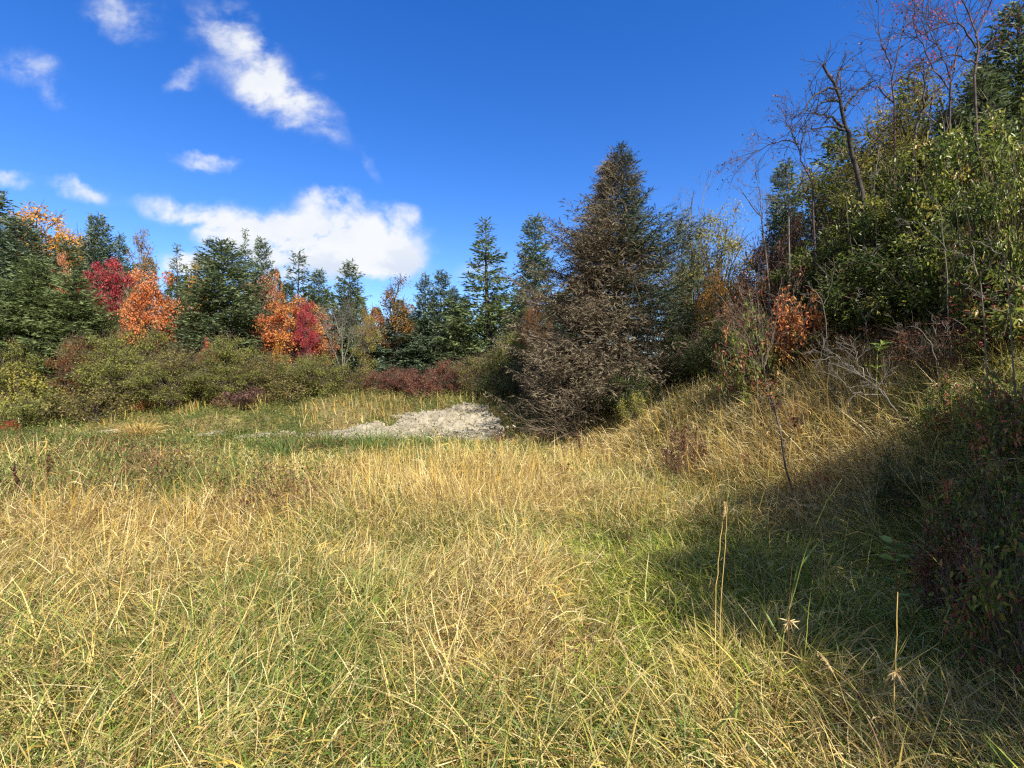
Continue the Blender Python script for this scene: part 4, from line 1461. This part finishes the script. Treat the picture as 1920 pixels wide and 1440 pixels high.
traced_tree('bare_tree', 'bare tree', 'thin grey bare sapling in the sky gap beside the brown bush', 56, 11.0, (1452, 450),
            [((1452, 450), (1430, 410), (1405, 380), (1385, 350)), ((1430, 410), (1425, 365), (1418, 335)), ((1440, 430), (1438, 390), (1445, 360))],
            'bark_grey', 5, None, .0, (.25, .5), group=GB, r=.018)
traced_tree('bare_tree', 'bare tree', 'pale grey dead sapling in front of the dark blue spruce', 57, 9.8, (1480, 430),
            [((1480, 430), (1479, 360), (1475, 320)), ((1479, 380), (1500, 350), (1505, 330)), ((1480, 400), (1462, 370))],
            'bark_grey', 4, None, .0, (.2, .4), group=GB, r=.018)
traced_tree('bare_tree', 'bare tree', 'thin bare twigs above the pale yellow-green tree', 58, 16, (1300, 470),
            [((1300, 470), (1296, 400), (1300, 360)), ((1298, 420), (1318, 385), (1322, 350)), ((1298, 430), (1280, 395))],
            'bark_grey', 4, None, .0, (.3, .6), group=GB, r=.025)
traced_tree('bare_shrub', 'bare shrub', 'bare grey shrub in front of the lone pointed spruce', 59, 20.3, (645, 720),
            [((645, 720), (640, 640), (625, 585)), ((643, 690), (655, 630), (660, 590)), ((643, 700), (622, 650), (610, 620)), ((644, 690), (668, 650), (680, 630)), ((644, 700), (640, 620), (645, 580))],
            'bark_grey', 14, None, .0, (.4, .9), r=.03)
# fan of bare stems on the crest
rng = np.random.default_rng(66)
fx, fy = at(1430, 7.9), 7.9
fan_limbs = [((1430, 690), (1405, 640), (1350, 600), (1318, 606)), ((1430, 690), (1400, 620), (1360, 570), (1340, 545)), ((1430, 690), (1415, 610), (1390, 560), (1385, 535)),
             ((1430, 690), (1425, 620), (1420, 560), (1412, 540)), ((1430, 690), (1455, 600), (1460, 560), (1466, 520)), ((1432, 690), (1445, 650), (1458, 590)), ((1430, 692), (1390, 660), (1345, 640)), ((1432, 690), (1450, 640), (1445, 580))]
traced_tree('bare_shrub', 'bare shrub', 'bare shrub with a fan of pale thin stems on the bank crest', 60, 7.9, (1430, 700), fan_limbs, 'bark_brown', 3, None, .0, (.12, .3), r=.010)
traced_tree('sapling', 'sapling', 'thin dark sapling with a few red leaves standing in the bank grass', 61, 5.9, (1494, 905),
            [((1494, 905), (1470, 840), (1452, 770), (1440, 720), (1432, 695)), ((1450, 765), (1436, 730)), ((1470, 840), (1490, 800))],
            'bark_dark', 2, 'burgundy', .0, (.10, .2), r=.014, leaf=.06)
traced_tree('fallen_branch', 'dead branch', 'pale dead branch lying down the bank', 62, 5.6, (1775, 870),
            [((1775, 870), (1725, 815), (1660, 745), (1610, 700), (1555, 680)), ((1650, 740), (1600, 735), (1580, 715)), ((1620, 708), (1605, 670), (1600, 650)), ((1660, 745), (1625, 690)), ((1610, 700), (1570, 668), (1520, 676))],
            'bark_grey', 5, None, .0, (.10, .3), r=.0105)
GS = 'dead grey sticks on the bank'
for i, (label, Y, limbs) in enumerate([
    ('forked grey stick standing before the small coral shrub', 7.6, [((1553, 610), (1545, 570), (1530, 545), (1510, 535)), ((1545, 570), (1560, 530), (1565, 500)), ((1545, 570), (1520, 560), (1500, 552))]),
    ('tall pale stem rising from the burgundy shrub toward the green willow', 4.6, [((1865, 620), (1840, 540), (1820, 460), (1812, 400)), ((1830, 490), (1790, 470)), ((1845, 560), (1800, 530))]),
    ('grey forked stick right of the coral shrub', 7.0, [((1640, 640), (1620, 590), (1605, 560)), ((1622, 595), (1640, 575), (1648, 590))]),
    ('pair of pale sticks on the crest below the deep green willow', 6.2, [((1735, 670), (1700, 620), (1675, 600)), ((1722, 650), (1722, 625))]),
    ('long grey stick leaning out of the reddish scrub', 5.6, [((1770, 710), (1750, 650), (1722, 615)), ((1755, 665), (1748, 590)), ((1772, 690), (1768, 600))]),
    ('bleached twig arching from the bronze bush', 4.2, [((1915, 505), (1890, 480), (1850, 462), (1822, 452))]),
    ('grey bare stem in front of the bright willow', 5.8, [((1790, 560), (1770, 440), (1755, 370)), ((1775, 470), (1740, 430), (1715, 415))]),
    ('thin white stem left of the yellow willow', 8.6, [((1645, 430), (1640, 340), (1648, 280)), ((1641, 360), (1625, 320))]),
    ('thin grey stem under the olive willow', 8.8, [((1605, 440), (1590, 380), (1580, 330)), ((1594, 395), (1620, 350))]),
]):
    traced_tree('dead_stick', 'stick', label, 700 + i, Y, limbs[0][0], limbs, 'bark_grey', 2, None, .0, (.06, .2), r=.0065, group=GS)

# heap of dry brush where the gravel meets the slope
rng = np.random.default_rng(71)
bx, by = at(1080, 12.6), 12.6
st_ = []
for i in range(34):
    a = rng.uniform(2.2, 4.6) if i % 2 else rng.uniform(0, 6.28)
    st_.append(dict(p=(rng.normal(0, .35), rng.normal(0, .25), .02), d=norm(np.array([math.cos(a), .5 * math.sin(a) - .3, rng.uniform(.1, .8)])), ln=rng.uniform(.5, 1.1), r=.009, level=2, nb=3, spread=.5, up=-.03))
bare('brush_heap', 'brush heap', 'heap of dry grey brush below the big brown spruce', 72, (bx, by, hz(bx, by)), st_, 'twig_brown', part='twigs')


# ------------------------------------------------------------------ single plants in the meadow
def tuft(name, cat, label, X, Y, n, L, rad, cols, seed, W=.005, th=(60, 90), bend=(20, 90), spread=True):
    rng = np.random.default_rng(seed)
    acc = Acc()
    r = rng.random(n) ** .6 * rad
    a = rng.uniform(0, 6.28, n)
    x, y = X + np.cos(a) * r, Y + np.sin(a) * r
    az = a + rng.normal(0, .6, n)
    c = pick(np.array(cols), n, rng)
    blades(acc, x, y, L * rng.uniform(.55, 1.15, n), np.maximum(rng.uniform(.6, 1.3, n) * W, .0009 * Y), az, np.radians(rng.uniform(*th, n)), np.radians(rng.uniform(*bend, n)), 6, c, c, rng, curl=rng.normal(0, .4, n))
    loc = np.array([X, Y, hz(X, Y)])
    acc.v = [v - loc.astype(np.float32) for v in acc.v]
    o = link(name, acc.mesh(name), 'grass_blades', None, tuple(loc))
    return tag(o, label, cat)


tuft('grass_clump', 'grass clump', 'golden arching grass clump in front of the alders', at(262, 15.2), 15.2, 420, .75, .35, [(.50, .34, .10), (.56, .42, .16)], 81, .009, (50, 88), (50, 120))
tuft('grass_clump', 'grass clump', 'sunlit yellow-green grass clump at the shade edge', at(1445, 2.75), 2.75, 620, .42, .30, [(.36, .34, .06), (.46, .36, .10), (.25, .27, .05), (.50, .38, .15)], 82, .0055, (50, 90), (20, 110))
tuft('grass_clump', 'grass clump', 'dry grass clump under the timothy stalks', at(1345, 2.6), 2.6, 420, .36, .22, [(.46, .36, .12), (.36, .30, .08), (.52, .42, .2)], 83, .005, (50, 90), (30, 120))
for i, (px, Y, L) in enumerate([(700, 11.2, .8), (535, 11.0, .65), (205, 9.0, .55), (790, 11.6, .6), (615, 12.2, .55)]):
    tuft('grass_clump', 'grass clump', ['tall green reed-like clump near the gravel bank', 'dark green clump by the far green belt, left of the reed-like one', 'dark green clump at the left of the meadow', 'green clump before the gravel, nearest the white seed heads', 'small green clump right under the gravel edge'][i],
         at(px, Y), Y, 200, L, .38, [(.07, .12, .03), (.10, .17, .035), (.13, .20, .05)], 84 + i, .012, (60, 90), (20, 70))


def stalk(name, cat, label, pts, Y, r, mat, head=None, headmat='dry_straw', leaves=(), group=None, leafmat='grass_green', seed=0):
    rng = np.random.default_rng(900 + seed)
    P = [ppt(a, b_, Y + .02 * i) for i, (a, b_) in enumerate(pts)]
    loc = P[0].copy()
    loc[2] = hz(loc[0], loc[1]) - .02
    P[0] = loc.copy()
    o = root(name, label, cat, tuple(loc), group)
    acc = Acc()
    Q = traced(acc, [p - loc for p in P], r, r * .6, 16, rng, .0015, 5)
    link('stem', acc.mesh('stem', True), mat, o)
    if head == 'timothy':
        h = Acc()
        T_ = norm(Q[-1] - Q[-3])
        s = np.linspace(0, 1, 9)
        line = Q[-1][None] + T_[None] * s[:, None] * .085 + np.array([-.012, 0, -.012])[None] * (s ** 2)[:, None]
        add_tubes(h, line[None], (np.array([.2, .8, 1, 1, 1, .95, .85, .6, .15]) * .0048)[None], 8)
        nb = 260
        u = rng.random(nb)
        c = np.stack([np.interp(u, s, line[:, i]) for i in range(3)], 1)
        dd = rng.normal(0, 1, (nb, 3)) + T_ * 1.4
        add_leaves(h, c + norm(dd) * .003, dd, .009, .0025, rng, rng.random(nb))
        link('seed_head', h.mesh('seed_head'), headmat, o)
    if head == 'whorl':
        h = Acc()
        i = int(.55 * 15)
        nb = 26
        a = rng.uniform(0, 6.28, nb)
        dd = np.stack([np.cos(a), np.sin(a), rng.normal(-.35, .6, nb)], 1)
        add_leaves(h, Q[i] + rng.normal(0, .004, (nb, 3)), dd, rng.uniform(.02, .065, nb), .006, rng, rng.random(nb), .8, True)
        link('dry_leaves', h.mesh('dry_leaves'), headmat, o)
    if head == 'spike':
        h = Acc()
        nb = 150
        u = rng.uniform(.45, 1, nb)
        c = np.stack([np.interp(u, np.linspace(0, 1, 16), Q[:, i]) for i in range(3)], 1)
        dd = rng.normal(0, 1, (nb, 3))
        add_leaves(h, c, dd, .035, .018, rng, rng.random(nb), .8)
        link('seeds', h.mesh('seeds'), headmat, o)
    if head == 'daisy':
        cen = Q[-1] + rng.normal(0, 1, (14, 3)) * np.array([.13, .1, .08])
        for q_ in range(14):
            h = Acc()
            dd = rng.normal(0, 1, (22, 3))
            add_leaves(h, np.tile(cen[q_], (22, 1)), dd, .045 * rng.uniform(.6, 1.2, 22), .02, rng, rng.random(22), .8)
            link('seed_head', h.mesh('seed_head'), headmat, o)
        st2 = Acc()
        add_tubes(st2, curve_between(np.tile(Q[9], (14, 1)), cen, 5, np.zeros((14, 3)), rng, .05), np.full((14, 5), .004), 4)
        link('branchlets', st2.mesh('branchlets'), mat, o)
    if leaves:
        h = Acc()
        for (t, az, L, W, el) in leaves:
            i = min(15, int(t * 15))
            dd = np.array([[math.cos(az) * math.cos(el), math.sin(az) * math.cos(el), math.sin(el)]])
            add_leaves(h, Q[i][None], dd, L, W, rng, np.array([rng.random()]), .3, True)
        link('leaves', h.mesh('leaves'), leafmat, o)
    return o


GT = 'tall grass stalks in the foreground'
stalk('grass_stalk', 'grass stalk', 'timothy stalk with a pale drooping seed head', ((1338, 1240), (1342, 1120), (1350, 1010), (1357, 972)), 2.35, .0022, 'stalk_gold', 'timothy', group=GT, seed=1)
stalk('grass_stalk', 'grass stalk', 'straight golden stalk right beside the timothy stalk', ((1346, 1240), (1352, 1120), (1360, 1020), (1364, 950)), 2.40, .0020, 'stalk_gold', group=GT, seed=2)
stalk('grass_stalk', 'grass stalk', 'long green stalk leaning right out of the sunlit clump', ((1455, 1290), (1470, 1180), (1505, 1050), (1545, 950), (1578, 898)), 2.55, .0026, 'stalk_green', leaves=((.35, .8, .25, .012, .9), (.2, 2.0, .2, .012, 1.0), (.5, .3, .2, .010, .9)), leafmat='fresh_green', group=GT, seed=3)
stalk('grass_stalk', 'grass stalk', 'green blade-like stalk at the right of the sunlit clump', ((1505, 1260), (1512, 1180), (1520, 1110), (1524, 1085)), 2.5, .0024, 'stalk_green', leaves=((.15, 1.2, .16, .014, .8),), leafmat='yellow_green', group=GT, seed=4)
stalk('grass_stalk', 'grass stalk', 'thin red-brown stalk with a dry whorl beside the sunlit clump', ((1478, 1290), (1478, 1230), (1480, 1120), (1486, 1050)), 2.5, .0022, 'stalk_red', 'whorl', group=GT, seed=5)
stalk('grass_stalk', 'grass stalk', 'tall dry stalk with a bleached leaf whorl halfway up', ((1672, 1440), (1676, 1330), (1680, 1210), (1683, 1110)), 2.0, .0030, 'stalk_gold', 'whorl', group=GT, seed=6)
stalk('grass_stalk', 'grass stalk', 'short timothy stalk leaning left near the bottom of the photo', ((1605, 1400), (1590, 1330), (1572, 1280), (1562, 1262)), 2.05, .0024, 'stalk_gold', 'timothy', group=GT, seed=7)
stalk('grass_stalk', 'grass stalk', 'pale fuzzy seed stalk in the lime grass', ((1195, 1290), (1190, 1268), (1180, 1240), (1172, 1222)), 2.5, .0024, 'stalk_gold', 'timothy', group=GT, seed=8)
stalk('grass_stalk', 'grass stalk', 'rusty grass stalk at the edge of the bank shade', ((1185, 1050), (1180, 1020), (1176, 985), (1178, 950)), 3.9, .0028, 'stalk_red', None, 'dry_straw', group=GT, seed=9)
GD = 'brown seed stalks in the meadow'
for i, (px, top, Y, lab) in enumerate([(30, 872, 6.6, 'dark brown dock stalk at the left photo edge'), (86, 852, 7.0, 'dark dock stalk behind the leftmost dock stalk'), (355, 866, 8.4, 'brown dock stalk in the left of the green belt'), (372, 880, 8.2, 'short brown dock stalk beside a taller one in the green belt'),
                                       (500, 872, 8.0, 'brown seed stalk above the golden grass left of centre'), (440, 890, 7.4, 'dusky brown weed stalk among the tall golden grass'), (1086, 812, 10.5, 'rust coloured stalk near the end of the gravel bank'), (1300, 800, 8.0, 'dark red stalk on the lit slope'), (1282, 812, 8.3, 'red-brown stalk just left of the dark red one'), (1060, 870, 8.6, 'reddish weed stalk in the golden grass at the centre')]):
    base = 720 + CAM_H / Y * 960
    stalk('dock_stalk', 'seed stalk', lab, ((px, base), (px + 2, (base + top) / 2), (px + (6 if i % 2 else -4), top)), Y, .005, 'stalk_red', 'spike', 'dock_rust', group=GD, seed=20 + i)
stalk('seed_plant', 'plant', 'white fluffy seed heads on a bushy plant by the gravel bank', ((930, 870), (932, 835), (936, 806)), 11.3, .006, 'stalk_red', 'daisy', 'seed_white', seed=40)
stalk('leafy_plant', 'plant', 'upright plant with green and crimson leaves in the bank shade', ((1682, 1120), (1680, 1060), (1672, 1010)), 3.0, .004, 'stalk_red',
      leaves=tuple((.35 + .065 * j, 2.3 * j, .085, .042, .25) for j in range(10)), leafmat='fresh_green', seed=41)
stalk('leafy_plant', 'plant', 'small crimson leaved plant beside the upright green leaved plant', ((1712, 1120), (1714, 1070), (1718, 1040)), 3.05, .003, 'stalk_red',
      leaves=tuple((.4 + .07 * j, 2.1 * j + 1, .06, .03, .2) for j in range(8)), leafmat='burgundy', seed=42)
stalk('leafy_plant', 'plant', 'bright green leaved seedling on the bank crest', ((1640, 690), (1645, 660), (1655, 640)), 6.2, .005, 'stalk_green',
      leaves=tuple((.4 + .05 * j, 2.3 * j, .15, .045, .35) for j in range(12)), leafmat='fresh_green', seed=43)
